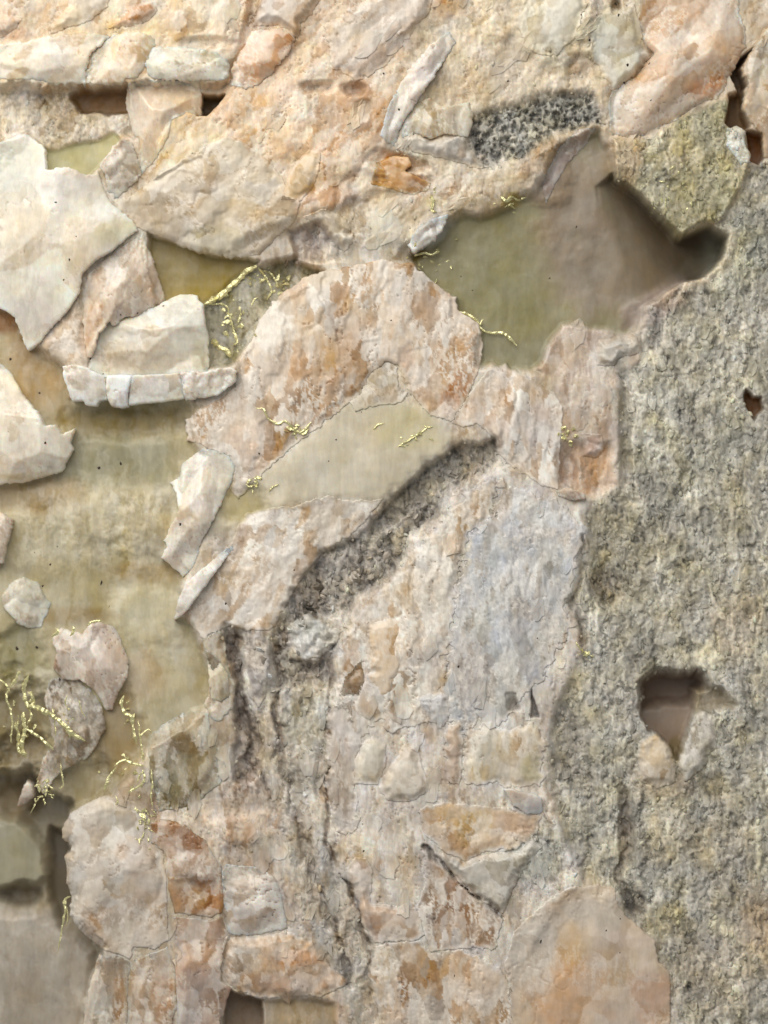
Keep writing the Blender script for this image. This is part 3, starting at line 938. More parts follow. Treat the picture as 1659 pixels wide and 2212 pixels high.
    vs = to_world(px, py, hz).reshape(-1, 3)[used]
    ca = np.concatenate([cc, np.full(x.shape + (1,), det)], -1).reshape(-1, 4)[used]
    me = make_mesh(name, vs, q, ca, M_CRYS if flush is None else M_SKIN)
    o = link(name, me, parent or spec, label)
    ins = d <= 0
    TOP[sl] = np.where(ins, np.maximum(TOP[sl], hh), TOP[sl])
    up_ = ins & (hh >= TOP[sl] - 0.01)
    TC[sl] = np.where(up_[..., None], cc, TC[sl])
    TD[sl] = np.where(up_, det, TD[sl])
    return o


def at(x, y):
    j = int(np.clip((x + MX) / S, 0, NX - 1)); i = int(np.clip((y + MX) / S, 0, NY - 1))
    return i, j


build_matrix()

# --- upper left
crystal([(275, 190), (283, 183), (330, 176), (433, 180), (436, 215), (433, 250), (405, 245), (372, 262), (366, 300), (342, 340), (306, 378), (301, 300), (287, 290), (276, 240), (272, 225)],
        42, (226, 203, 174), 'upright cream block crystal between the brown hole and the small dark notch', gem=1.6, rough=0.36, tilt=(0.02, -0.05), jag=2, fac=(120, 90, 8, 5),
        spots=[(300, 240, 30, 40, (228, 216, 200)), (400, 210, 60, 30, (226, 200, 160))])
crystal([(262, 440), (310, 402), (410, 338), (480, 300), (520, 300), (590, 360), (650, 440), (640, 475), (560, 552), (500, 556), (430, 545), (330, 507), (290, 490), (260, 462)],
        40, (208, 192, 166), 'large bevelled tan tablet with a slanting upper edge', gem=3.5, flush=(470, 0, 900, 470), tilt=(0.01, 0.04), jag=2.5, fac=(150, 80, -40, 8), cleave=(58, 60, 4),
        spots=[(380, 350, 140, 22, (226, 214, 190), -32), (400, 460, 90, 50, (196, 184, 168)), (560, 420, 60, 70, (212, 188, 150)), (470, 520, 60, 26, (186, 172, 132))], bevel=14, bh=10)
crystal([(217, 357), (240, 330), (247, 317), (267, 300), (287, 310), (290, 320), (307, 377), (263, 423), (253, 433), (233, 407), (230, 383)],
        30, (208, 198, 182), 'small chipped white crystal beside the olive pocket', tilt=(-0.15, -0.1), jag=4, fac=(26, 30, 0, 10), var=0.3,
        spots=[(280, 400, 14, 12, (140, 122, 100)), (295, 350, 10, 24, (170, 156, 136))])
crystal([(-60, 315), (5, 305), (40, 286), (62, 292), (98, 322), (102, 368), (150, 362), (187, 380), (213, 372), (225, 410), (240, 440), (262, 456), (296, 490), (300, 498), (240, 545), (200, 570), (182, 588), (172, 636), (150, 670), (117, 706), (88, 741), (60, 758), (32, 683), (0, 666), (-60, 650)],
        42, (238, 233, 220), 'large white crystal sheet with a pointed lower tip', gem=1.6, rough=0.36, tilt=(0.0, 0.02), jag=2.5, fac=(130, 160, 20, 10), bevel=4,
        spots=[(60, 500, 60, 60, (224, 210, 184)), (150, 400, 60, 40, (212, 208, 202)), (250, 500, 50, 26, (206, 196, 150), -30), (80, 680, 50, 50, (218, 208, 202)), (30, 380, 50, 70, (214, 214, 202))])
crystal([(310, 503), (322, 545), (335, 580), (347, 616), (357, 648), (330, 662), (300, 682), (270, 688), (245, 704), (238, 694), (215, 724), (200, 772), (190, 772), (183, 720), (178, 640), (190, 590), (232, 553)],
        42, (218, 202, 186), 'pointed pinkish crystal standing above the white block', gem=1.6, tilt=(-0.10, 0.05), jag=3, fac=(40, 90, 12, 16),
        spots=[(250, 580, 36, 40, (224, 216, 206)), (322, 600, 20, 50, (196, 176, 152)), (205, 700, 18, 60, (206, 168, 126), 10), (290, 650, 30, 30, (214, 204, 190))])
crystal([(117, 706), (172, 640), (182, 700), (192, 776), (190, 800), (140, 798), (100, 770), (80, 750)],
        20, (208, 188, 166), 'small pink wedge below the white sheet', flush=(-500, -500, 3000, 3000), tilt=(0.05, 0), jag=4, fac=(40, 50, 0, 7))
crystal([(220, 698), (260, 690), (310, 678), (353, 652), (387, 635), (427, 638), (438, 660), (445, 713), (452, 783), (448, 812), (330, 816), (225, 816), (193, 798), (200, 765), (213, 732)],
        44, (236, 231, 218), 'white square-cornered block crystal', gem=1.6, rough=0.36, tilt=(0.02, -0.02), jag=2.2, fac=(110, 80, 4, 6), bevel=4, cleave=(86, 62, 3),
        spots=[(320, 770, 90, 30, (212, 198, 174)), (400, 680, 40, 40, (216, 216, 206)), (432, 770, 18, 36, (200, 194, 164))])
crystal([(137, 792), (165, 788), (192, 797), (226, 814), (232, 840), (234, 864), (217, 866), (210, 877), (187, 877), (182, 866), (157, 868), (148, 840), (139, 812)],
        38, (236, 234, 228), 'left white block of the toothed ledge', gem=0.3, tilt=(0.0, -0.20), jag=1.6, fac=(50, 40, 0, 7), bevel=3, bh=2, wall=120)
crystal([(234, 812), (262, 810), (290, 810), (284, 830), (279, 850), (278, 879), (262, 882), (243, 879), (234, 862), (230, 838)],
        42, (238, 237, 234), 'bright tooth standing out of the white ledge', gem=0.3, tilt=(0.05, -0.12), jag=1.2, fac=(30, 40, 0, 7), bevel=4, bh=5, wall=130)
crystal([(286, 812), (330, 810), (388, 806), (392, 820), (400, 862), (333, 870), (280, 874), (281, 850)],
        39, (234, 231, 223), 'smooth white bar in the middle of the ledge', gem=0.3, tilt=(0.0, -0.22), jag=1.4, fac=(80, 50, 0, 5), bevel=3, bh=2, wall=120)
crystal([(388, 804), (448, 806), (470, 800), (500, 793), (513, 800), (509, 826), (490, 842), (467, 856), (430, 861), (401, 863), (390, 835)],
        37, (234, 230, 222), 'ragged white right end of the ledge', gem=0.3, tilt=(0.0, -0.15), jag=3, fac=(26, 40, 20, 12), bevel=3, bh=2, wall=100)
crystal([(-60, 770), (0, 784), (20, 803), (43, 843), (67, 873), (90, 903), (97, 920), (120, 918), (135, 938), (157, 926), (155, 950), (158, 973), (147, 990), (133, 1020), (93, 1030), (47, 1043), (0, 1046), (-60, 1050)],
        32, (238, 230, 214), 'white crystal with a ragged right end by the left edge', gem=1.6, rough=0.36, tilt=(-0.02, 0.0), jag=2.5, fac=(110, 120, 0, 7), bevel=4, wall=110,
        spots=[(110, 960, 50, 50, (222, 216, 204)), (20, 930, 60, 80, (226, 212, 186)), (60, 1030, 60, 10, (206, 188, 150))])
crystal([(-60, 1095), (0, 1108), (27, 1123), (20, 1159), (13, 1186), (7, 1216), (-60, 1225)], 20, (206, 190, 170), 'narrow pale shard at the left edge', jag=2, fac=(30, 50, 0, 6))
FT = (-500, -500, 3000, 3000)
crystal([(-60, 110), (40, 98), (110, 84), (190, 74), (240, 84), (200, 120), (188, 160), (190, 186), (120, 184), (60, 176), (0, 178), (-60, 184)], 60, (230, 216, 194), 'cream slab along the lower rim of the upper left band', tilt=(0, -0.05), jag=4, fac=(110, 50, -35, 8))
crystal([(240, 84), (300, 70), (340, 92), (330, 130), (300, 172), (275, 178), (230, 186), (192, 186), (190, 160), (204, 120)], 58, (230, 208, 176), 'warm cream wedge above the brown hole', jag=4, fac=(80, 60, -35, 8))
crystal([(330, 110), (400, 104), (470, 118), (498, 140), (492, 176), (430, 180), (330, 174), (316, 150)], 58, (228, 222, 204), 'milky white slab above the cream block', jag=4, fac=(90, 50, 10, 8))
crystal([(236, 66), (262, 40), (290, 14), (330, 8), (344, 30), (322, 52), (290, 58), (256, 66)], 58, (214, 168, 128), 'orange-brown lens in the upper left band', flush=FT, jag=2.5, fac=(70, 40, -35, 6))
crystal([(-60, 40), (20, 36), (52, 44), (40, 66), (12, 86), (-60, 100)], 58, (222, 170, 108), 'orange lens at the left edge of the top band', flush=FT, jag=2.5, fac=(70, 40, -35, 6))
crystal([(110, 60), (150, 20), (190, -60), (250, -60), (236, 20), (200, 50), (150, 66), (112, 80)], 60, (226, 206, 178), 'slanted peach blade near the top left', flush=FT, jag=3, fac=(60, 50, -45, 8))
crystal([(498, 186), (505, 140), (530, 100), (545, 70), (610, 66), (640, 90), (622, 120), (590, 160), (560, 190), (530, 196)], 50, (220, 182, 150), 'smooth pinkish plane right of the milky slab', jag=4, fac=(80, 60, -45, 7))
crystal([(545, 60), (575, -60), (700, -60), (690, 10), (655, 60), (640, 88), (612, 62)], 54, (216, 196, 176), 'broad slanted pink plane at the top', flush=FT, jag=4, fac=(60, 90, 35, 8))
crystal([(606, 440), (618, 400), (640, 352), (668, 326), (694, 334), (690, 372), (676, 410), (652, 436)], 44, (208, 178, 134), 'smooth amber lens in the peach mass', flush=FT, jag=2, fac=(70, 70, -40, 4), rough=0.3)
crystal([(800, 400), (812, 352), (850, 338), (884, 342), (890, 356), (872, 372), (884, 376), (930, 396), (926, 412), (890, 424), (846, 412)], 30, (206, 164, 112), 'amber pocket of rust-orange crystal under the pale bar', jag=2, fac=(60, 40, 10, 8), rough=0.4)
crystal([(868, 300), (872, 262), (894, 226), (930, 214), (960, 236), (1012, 222), (1022, 260), (1010, 298), (960, 292), (930, 302), (900, 292)], 40, (206, 194, 170), 'pale upright blocks above the pale bar', jag=3, fac=(34, 60, 0, 9))
crystal([(700, 60), (760, 20), (840, -20), (900, -60), (960, -60), (930, 20), (880, 90), (830, 150), (770, 180), (720, 150)], 48, (214, 194, 174), 'long slanted pinkish plane at the top centre', flush=FT, jag=5, fac=(50, 110, 40, 9), det=0.3)
crystal([(1110, 60), (1130, 0), (1170, -60), (1260, -60), (1262, 20), (1240, 90), (1200, 130), (1150, 118)], 46, (220, 212, 190), 'milky cream plane right of the top centre', jag=5, fac=(60, 80, 30, 9), flush=FT)
crystal([(820, 300), (840, 230), (880, 160), (930, 100), (968, 70), (985, 96), (950, 150), (905, 214), (870, 270), (852, 318)], 50, (222, 212, 204), 'pale slanted ridge running down from the top centre', jag=4, fac=(30, 90, 38, 9), det=0.3)
# --- middle
crystal([(437, 970), (467, 971), (500, 990), (508, 1016), (500, 1043), (480, 1086), (465, 1112), (455, 1140), (437, 1165), (430, 1195), (415, 1230), (395, 1247), (365, 1218), (348, 1203), (362, 1180), (355, 1165), (387, 1103), (380, 1066), (370, 1043), (387, 1030), (393, 1000)],
        30, (232, 224, 212), 'tall white crystal beside the pale window', gem=1.6, rough=0.36, tilt=(0.02, 0.03), jag=3, fac=(50, 70, 10, 8), bevel=4, wall=100,
        spots=[(400, 1130, 24, 30, (206, 192, 172))])
crystal([(655, 600), (700, 585), (740, 580), (830, 560), (895, 572), (922, 600), (960, 628), (985, 640), (990, 672), (1035, 700), (1043, 740), (1038, 785), (1010, 860), (975, 912), (925, 895), (880, 840), (860, 790), (835, 780), (800, 810), (780, 850), (700, 915), (640, 960), (575, 1015), (515, 1080), (498, 1060), (510, 1010), (500, 985), (440, 965), (405, 950), (402, 912), (430, 885), (480, 860), (515, 830), (520, 790), (545, 735), (560, 690), (600, 640), (640, 615)],
        22, (210, 186, 160), 'large tan and peach crystal dome above the pale window', gem=3.0, flush=(500, 780, 1010, 1200), tilt=(0.0, -0.02), jag=3.5, fac=(60, 130, 4, 8), rough=0.8, bevel=3, bh=2, cleave=(8, 70, 4), var=0.14,
        spots=[(690, 640, 24, 60, (232, 222, 210), 0, 1.1), (600, 720, 60, 70, (222, 212, 198), 0, 1.0), (720, 600, 60, 16, (226, 216, 196)), (640, 800, 60, 70, (188, 156, 126), 0, 0.7),
               (760, 780, 80, 60, (204, 166, 122), 0, 0.7), (880, 800, 20, 50, (178, 124, 70), 0, 0.9, -8), (940, 760, 26, 110, (220, 202, 188), 18, 0.8), (900, 680, 60, 24, (216, 188, 160), 0),
               (985, 860, 26, 60, (178, 124, 80), 10, 0.9, -6), (1000, 740, 26, 50, (208, 172, 134)), (460, 920, 60, 34, (220, 200, 178)), (540, 950, 60, 40, (206, 164, 128)), (620, 945, 40, 26, (176, 138, 82), -30), (560, 1010, 30, 40, (190, 160, 134))])
crystal([(1060, 792), (1090, 782), (1130, 808), (1200, 850), (1216, 882), (1211, 960), (1206, 1056), (1170, 1050), (1110, 1010), (1075, 980), (1060, 940), (1030, 915), (1000, 925), (972, 912), (1000, 870), (1040, 815)],
        20, (220, 206, 194), 'pink upright-grained crystal right of the tan dome', gem=3.0, rough=0.85, flush=(900, 700, 1190, 1100), tilt=(0.03, 0.0), jag=3, fac=(40, 110, 0, 9), bevel=4, cleave=(0, 36, 5),
        spots=[(1000, 900, 40, 26, (206, 170, 134)), (1180, 950, 30, 90, (214, 202, 196)), (1060, 850, 50, 40, (214, 184, 156))])
crystal([(750, 862), (790, 812), (812, 790), (838, 782), (858, 795), (862, 840), (880, 850), (870, 868), (800, 880), (770, 890)],
        6, (208, 196, 176), 'small pale tongue at the head of the pale window', flush=(-500, 845, 3000, 3000), tilt=(0, 0), jag=2, fac=(40, 60, 0, 5), dome=6)
crystal([(1293, 735), (1340, 726), (1378, 728), (1384, 745), (1378, 765), (1340, 772), (1330, 790), (1290, 790), (1285, 760)], 20, (196, 186, 170), 'pale grey block at the lower rim of the large hollow', flush=(-500, -500, 3000, 3000), jag=2.5, fac=(40, 40, 0, 6))
crystal([(1255, 935), (1300, 938), (1306, 970), (1290, 990), (1262, 985)], 10, (202, 178, 164), 'small pink cube over the amber pocket', flush=(-500, -500, 3000, 3000), jag=2, fac=(40, 40, 0, 4))
crystal([(1200, 1060), (1225, 1052), (1262, 1066), (1266, 1078), (1240, 1082), (1205, 1072)], 22, (198, 186, 174), 'thin pale bar under the amber pocket', jag=1.5, fac=(40, 20, 0, 3))
# --- upper right
crystal([(1379, 13), (1383, -60), (1590, -60), (1599, 33), (1609, 60), (1611, 87), (1606, 117), (1583, 150), (1566, 190), (1549, 210), (1506, 227), (1476, 247), (1459, 263), (1426, 273), (1389, 297), (1350, 296), (1319, 293), (1313, 227), (1319, 200), (1373, 167), (1413, 117), (1393, 100), (1383, 67)],
        50, (218, 188, 158), 'large peach crystal in the upper right corner', gem=1.6, tilt=(0.03, 0.03), jag=3, fac=(70, 120, 38, 14), bevel=12, bh=12, wall=110, var=0.16,
        spots=[(1440, 30, 50, 50, (204, 160, 110), 0, 0.7), (1345, 230, 36, 50, (214, 208, 198), 30), (1530, 185, 50, 20, (222, 160, 110), -25), (1420, 220, 40, 60, (206, 180, 154), 35, 0.7), (1560, 40, 40, 40, (216, 200, 184)), (1490, 110, 40, 60, (216, 198, 178), 30)])
crystal([(1720, 20), (1659, 62), (1626, 105), (1599, 150), (1616, 183), (1603, 233), (1623, 267), (1646, 290), (1652, 340), (1720, 360)],
        36, (208, 188, 162), 'tan crystal cut off by the right edge', tilt=(0.05, 0), jag=3, fac=(50, 90, 20, 9), spots=[(1640, 150, 30, 40, (206, 198, 180))])
crystal([(1567, 280), (1590, 272), (1610, 285), (1608, 315), (1620, 335), (1618, 354), (1598, 357), (1588, 340), (1570, 325)], 20, (208, 206, 192), 'small white crystals in the brown cavity', jag=2, fac=(26, 26, 0, 8))
crystal([(1270, 60), (1310, 20), (1370, 10), (1385, 70), (1392, 105), (1410, 118), (1372, 165), (1320, 198), (1300, 160), (1275, 130)], 34, (206, 202, 184), 'smooth grey-white patch beside the peach corner crystal', flush=(-500, -500, 3000, 3000), jag=4, fac=(80, 80, 20, 6), rough=0.6, spots=[(1355, 150, 26, 30, (200, 190, 150))])
crystal([(870, 300), (900, 290), (930, 300), (960, 290), (1010, 295), (1020, 330), (1060, 362), (1040, 368), (960, 345), (890, 330)], 36, (200, 190, 176), 'pale bar crystal above the orange stain', flush=(-500, -500, 3000, 3000), tilt=(0, -0.2), jag=3, fac=(36, 50, 0, 9), spots=[(960, 330, 80, 12, (188, 178, 168), 12)])
crystal([(1170, 400), (1205, 322), (1250, 280), (1288, 278), (1255, 320), (1225, 355), (1200, 400), (1180, 440)], -18, (176, 156, 146), 'smooth pinkish fin at the top of the large hollow', jag=3, fac=(50, 90, 30, 6), wall=90)
crystal([(880, 530), (905, 490), (945, 470), (970, 465), (955, 500), (925, 530), (895, 550)], 34, (212, 210, 206), 'small bright white shard left of the large hollow', jag=3, fac=(26, 26, 0, 9))
crystal([(655, 470), (700, 452), (745, 470), (770, 520), (745, 545), (715, 520), (690, 490)], 30, (206, 192, 172), 'pale wedge between tan tablet and grey patch', flush=(-500, -500, 3000, 3000), jag=4, fac=(30, 40, -20, 9))
# --- lower left
crystal([(527, 1112), (560, 1100), (640, 1092), (700, 1072), (760, 1082), (825, 1078), (800, 1115), (762, 1152), (700, 1192), (652, 1250), (612, 1318), (590, 1360), (530, 1362), (500, 1350), (470, 1362), (440, 1380), (415, 1355), (395, 1332), (377, 1340), (383, 1303), (400, 1262), (450, 1222), (500, 1172), (515, 1132)],
        16, (222, 208, 194), 'broad pink crystal mass below the pale window', gem=3.0, rough=0.85, flush=(460, 1040, 1000, 1500), tilt=(0.0, 0.0), jag=3, fac=(50, 100, 24, 10), bevel=4, wall=100,
        spots=[(440, 1255, 30, 80, (224, 220, 214), 40), (520, 1290, 36, 60, (190, 166, 146), 20, 0.7), (720, 1110, 60, 30, (214, 194, 168)), (600, 1180, 60, 60, (218, 206, 192))])
crystal([(377, 1340), (384, 1300), (402, 1258), (452, 1216), (500, 1174), (508, 1184), (470, 1232), (430, 1285), (402, 1322)], 40, (224, 220, 214), 'bright white slanting blade on the pink mass', tilt=(-0.15, 0), jag=2, fac=(60, 40, -45, 6), bevel=3, bh=2)
crystal([(0, 1289), (27, 1256), (50, 1246), (80, 1259), (93, 1283), (107, 1303), (103, 1323), (87, 1356), (63, 1358), (37, 1349), (27, 1336), (7, 1313)],
        -6, (206, 202, 188), 'pale hexagonal crystal lying in the olive hollow', jag=1.5, fac=(60, 50, 0, 8), bevel=4, rough=0.5, spots=[(60, 1300, 40, 8, (214, 212, 204), 10)])
crystal([(110, 1373), (133, 1356), (157, 1366), (180, 1369), (190, 1349), (213, 1343), (243, 1353), (257, 1373), (277, 1426), (273, 1466), (253, 1499), (240, 1536), (227, 1536), (213, 1506), (177, 1470), (133, 1468), (113, 1443), (120, 1413)],
        2, (192, 170, 152), 'twin pinkish brown crystal with gold dots on its top edge', jag=2, fac=(50, 100, -8, 9), bevel=4, rough=0.6, wall=80, spots=[(145, 1420, 26, 50, (176, 160, 142)), (260, 1440, 14, 50, (176, 146, 116))])
crystal([(93, 1503), (112, 1462), (160, 1466), (200, 1497), (217, 1529), (227, 1573), (207, 1613), (187, 1639), (133, 1665), (110, 1690), (95, 1720), (75, 1700), (90, 1640), (117, 1606), (100, 1539)],
        -8, (164, 152, 134), 'rough grey crystal under the crossed gold rods', jag=3, fac=(24, 40, 0, 8), det=0.5, wall=80, var=0.25)
crystal([(55, 1690), (66, 1700), (70, 1725), (50, 1740), (32, 1746), (40, 1720)], -46, (186, 174, 160), 'small pale chip in the lower left recess', jag=1.5, fac=(30, 30, 0, 5))
crystal([(323, 1592), (345, 1570), (367, 1556), (410, 1537), (450, 1540), (463, 1606), (490, 1650), (480, 1690), (430, 1730), (393, 1745), (345, 1752), (330, 1700), (318, 1640)],
        -2, (168, 154, 120), 'olive-tan crystal with a pale rounded top', jag=2.5, fac=(40, 80, 10, 9), bevel=14, bh=12, wall=80, det=0.25, spots=[(385, 1555, 60, 18, (204, 196, 180), -22), (400, 1610, 46, 22, (130, 106, 72)), (360, 1700, 30, 40, (148, 136, 88))])
crystal([(443, 1400), (473, 1424), (493, 1456), (495, 1506), (477, 1517), (457, 1508), (450, 1446)], 16, (200, 190, 168), 'pale upright slab left of the dark seam', jag=2, fac=(40, 80, 0, 5))
crystal([(437, 1380), (470, 1362), (482, 1370), (492, 1440), (508, 1480), (505, 1530), (470, 1560), (452, 1540), (440, 1520), (450, 1500), (452, 1440), (440, 1400)], 2, (196, 178, 150), None, jag=2.5, fac=(30, 60, 0, 6))
crystal([(227, 1719), (187, 1736), (150, 1759), (133, 1789), (132, 1812), (153, 1826), (153, 1842), (138, 1849), (143, 1886), (143, 1909), (153, 1936), (150, 1976), (167, 2009), (217, 2049), (260, 2062), (283, 2074), (287, 2042), (333, 2051), (363, 2031), (361, 1912), (353, 1839), (327, 1819), (313, 1790), (318, 1752), (290, 1730)],
        26, (206, 194, 180), 'large rounded grey-pink crystal in the lower left', gem=3.0, flush=(230, 1600, 420, 1900), tilt=(0.05, 0.0), jag=2.5, fac=(80, 100, 20, 12), bevel=26, bh=22, wall=150,
        spots=[(265, 1840, 18, 22, (196, 152, 104)), (205, 2010, 18, 46, (168, 128, 80), -20, 0.9, -6), (265, 1780, 30, 20, (216, 212, 204)), (320, 1970, 40, 60, (202, 180, 160)), (250, 1880, 40, 30, (206, 198, 190)), (300, 1850, 36, 40, (184, 164, 148))])
crystal([(323, 1772), (360, 1770), (400, 1782), (443, 1816), (477, 1872), (484, 1942), (480, 1974), (457, 1982), (417, 1975), (377, 1970), (363, 1919), (356, 1840), (328, 1818)],
        18, (172, 136, 104), 'brown crystal wedged between pink and grey blocks', gem=0.9, jag=2.5, fac=(50, 60, 10, 8), bevel=4, spots=[(400, 1820, 40, 36, (166, 124, 96)), (395, 1900, 30, 30, (186, 164, 140)), (440, 1930, 36, 44, (166, 116, 66)), (425, 1940, 20, 20, (196, 164, 120))])
crystal([(377, 1978), (417, 1982), (453, 1988), (480, 1980), (484, 1996), (497, 2022), (483, 2052), (477, 2092), (477, 2119), (500, 2134), (477, 2206), (470, 2290), (385, 2290), (384, 2180), (380, 2092)],
        20, (198, 176, 160), 'tall pink slab at the bottom edge, widest of three', gem=0.9, tilt=(0.0, 0.0), jag=1.8, fac=(80, 120, 6, 9), bevel=4, spots=[(430, 2050, 40, 40, (206, 174, 142)), (430, 2140, 40, 50, (192, 176, 170))])
crystal([(287, 2074), (333, 2054), (370, 2044), (378, 2092), (384, 2179), (372, 2200), (375, 2290), (277, 2290), (277, 2152), (280, 2100)],
        14, (194, 172, 148), 'cracked peach-brown slab, middle of three at the bottom edge', gem=0.9, jag=2.2, fac=(36, 70, 0, 9), bevel=4, spots=[(330, 2075, 40, 20, (178, 152, 124)), (350, 2150, 24, 50, (190, 146, 106)), (300, 2140, 18, 60, (206, 190, 174))])
crystal([(213, 2064), (260, 2066), (282, 2078), (276, 2152), (272, 2290), (168, 2290), (187, 2166), (200, 2106)],
        4, (184, 170, 152), 'narrow tan slab, leftmost of three at the bottom edge', gem=0.9, jag=1.8, fac=(50, 80, 0, 8), bevel=4, spots=[(260, 2190, 16, 80, (180, 140, 94)), (215, 2190, 24, 40, (182, 176, 160))])
crystal([(478, 1884), (486, 1868), (553, 1872), (590, 1890), (606, 1926), (622, 2006), (553, 2020), (499, 2020), (485, 1990), (486, 1930)],
        16, (178, 164, 154), 'smooth mauve-grey block right of the brown crystal', gem=0.9, tilt=(0.0, -0.06), jag=2.5, fac=(80, 60, 0, 8), rough=0.7)
crystal([(499, 2024), (553, 2026), (622, 2010), (660, 2030), (690, 2052), (720, 2092), (760, 2122), (700, 2152), (560, 2156), (510, 2138), (490, 2122), (479, 2100), (487, 2060)],
        12, (206, 176, 146), 'peach speckled block under the mauve-grey one', flush=(-500, -500, 3000, 3000), jag=3, fac=(40, 50, 0, 8), det=0.3, spots=[(530, 2070, 36, 30, (204, 192, 176)), (640, 2070, 50, 20, (196, 140, 90)), (600, 2120, 60, 20, (194, 170, 156))])
crystal([(640, 1340), (660, 1322), (690, 1330), (712, 1350), (740, 1362), (720, 1400), (690, 1420), (650, 1432), (622, 1400), (618, 1360)], 10, (196, 196, 190), 'cluster of small white crystals at the foot of the dark seam', flush=(-500, -500, 3000, 3000), jag=5, fac=(20, 24, 0, 14), var=0.3, det=0.35)
crystal([(556, 1372), (585, 1380), (580, 1440), (575, 1500), (560, 1530), (536, 1500), (530, 1440), (525, 1390)], 6, (180, 172, 166), 'upright grey slab between two dark seams', flush=(-500, -500, 3000, 3000), jag=3, fac=(30, 60, 0, 7), det=0.25)
# --- lower middle
crystal([(890, 1190), (960, 1120), (1010, 1060), (1060, 1030), (1085, 1040), (1060, 1110), (1010, 1160), (985, 1260), (975, 1350), (960, 1480), (945, 1560), (860, 1570), (790, 1560), (722, 1545), (724, 1470), (738, 1400), (762, 1330), (805, 1292), (850, 1240)],
        24, (228, 216, 202), 'cream upright-grained crystal beside the dark seam', gem=3.0, rough=0.85, flush=(-500, -500, 3000, 3000), jag=10, fac=(44, 80, 0, 9), bevel=4, cleave=(0, 50, 5), det=0.3,
        spots=[(835, 1395, 34, 60, (214, 180, 140), 0), (760, 1455, 24, 40, (190, 160, 124), 25, 0.9, -8), (900, 1270, 50, 50, (212, 198, 178)), (930, 1430, 26, 60, (206, 186, 172))])
crystal([(1060, 1110), (1100, 1050), (1160, 1075), (1215, 1090), (1262, 1140), (1250, 1220), (1222, 1300), (1225, 1360), (1200, 1420), (1150, 1480), (1090, 1560), (1000, 1580), (950, 1560), (962, 1480), (978, 1350), (990, 1260), (1014, 1160)],
        20, (198, 200, 204), 'bluish grey upright-grained crystal field in the middle', gem=3.0, rough=0.5, flush=(-500, -500, 3000, 3000), jag=12, fac=(30, 70, 0, 9), bevel=4, cleave=(0, 44, 4), det=0.35,
        spots=[(1080, 1080, 30, 60, (208, 190, 170)), (1010, 1440, 40, 80, (204, 196, 192)), (950, 1530, 30, 30, (216, 214, 216)), (1150, 1250, 60, 120, (184, 184, 186)), (1090, 1500, 60, 60, (192, 186, 172))])
crystal([(703, 1540), (740, 1512), (790, 1512), (800, 1560), (782, 1600), (765, 1650), (768, 1700), (775, 1790), (730, 1800), (704, 1720)], 18, (190, 178, 168), 'lilac-grey upright slab right of the grey seam', flush=(-500, -500, 3000, 3000), jag=8, fac=(40, 120, 0, 6), det=0.25)
crystal([(795, 1342), (832, 1332), (870, 1332), (873, 1400), (870, 1470), (848, 1518), (815, 1524), (797, 1480)], 22, (212, 184, 148), 'smooth orange-tan window in the cream crystal', flush=(-500, -500, 3000, 3000), jag=8, fac=(80, 120, 0, 4), rough=0.4)
crystal([(743, 1462), (783, 1420), (786, 1472), (778, 1502), (733, 1502)], 16, (188, 160, 128), 'small tan trapezoid facet', tilt=(0.1, 0), jag=1.5, fac=(60, 60, 0, 5), bevel=5, bh=3, wall=20)
crystal([(893, 1505), (930, 1490), (968, 1500), (974, 1540), (960, 1568), (930, 1560), (905, 1530)], 26, (226, 226, 228), 'bright white patch above the pale plates', flush=(-500, -500, 3000, 3000), jag=4, fac=(30, 40, 0, 8), det=0.25)
crystal([(763, 1652), (778, 1607), (808, 1587), (833, 1607), (834, 1652), (815, 1695), (763, 1692)], 24, (214, 204, 184), 'arch-topped pale plate, smaller of two', flush=(-500, -500, 3000, 3000), jag=2, fac=(60, 80, 0, 5), dome=5, bevel=3, bh=2, wall=30)
crystal([(828, 1677), (853, 1642), (873, 1607), (903, 1607), (913, 1657), (933, 1702), (893, 1732), (838, 1730), (818, 1702)], 26, (220, 208, 192), 'pale smooth rounded plate, larger of two', flush=(-500, -500, 3000, 3000), jag=2, fac=(90, 90, 0, 5), dome=6, rough=0.4, bevel=3, bh=2, wall=30)
crystal([(963, 1560), (998, 1557), (1000, 1620), (996, 1692), (966, 1690), (960, 1620)], 22, (202, 178, 156), 'tall narrow tan slab left of the cream field', flush=(-500, -500, 3000, 3000), jag=8, fac=(40, 120, 0, 5))
crystal([(1003, 1575), (1060, 1566), (1098, 1580), (1150, 1560), (1178, 1600), (1176, 1690), (1120, 1700), (1060, 1692), (1003, 1692)], 22, (214, 200, 176), 'cream field with a tan roundel', flush=(-500, -500, 3000, 3000), jag=8, fac=(40, 90, 0, 7), spots=[(1116, 1606, 18, 26, (190, 166, 136)), (1150, 1660, 24, 36, (206, 196, 160))])
crystal([(1085, 1700), (1110, 1705), (1168, 1720), (1174, 1752), (1150, 1760), (1110, 1740)], 30, (214, 208, 204), 'bright white wedge by the grey rock', tilt=(0, -0.2), jag=2, fac=(60, 40, 0, 4))
crystal([(905, 1745), (960, 1730), (1040, 1740), (1110, 1745), (1168, 1762), (1160, 1800), (1120, 1830), (1050, 1840), (1010, 1860), (960, 1840), (915, 1800)], 18, (210, 184, 154), 'peach plate below the white wedge', flush=(-500, -500, 3000, 3000), jag=4, fac=(70, 60, 0, 7), spots=[(960, 1815, 50, 24, (184, 146, 106), 0, 0.85, -8), (1020, 1790, 40, 40, (208, 180, 128)), (1120, 1780, 40, 30, (206, 178, 156))])
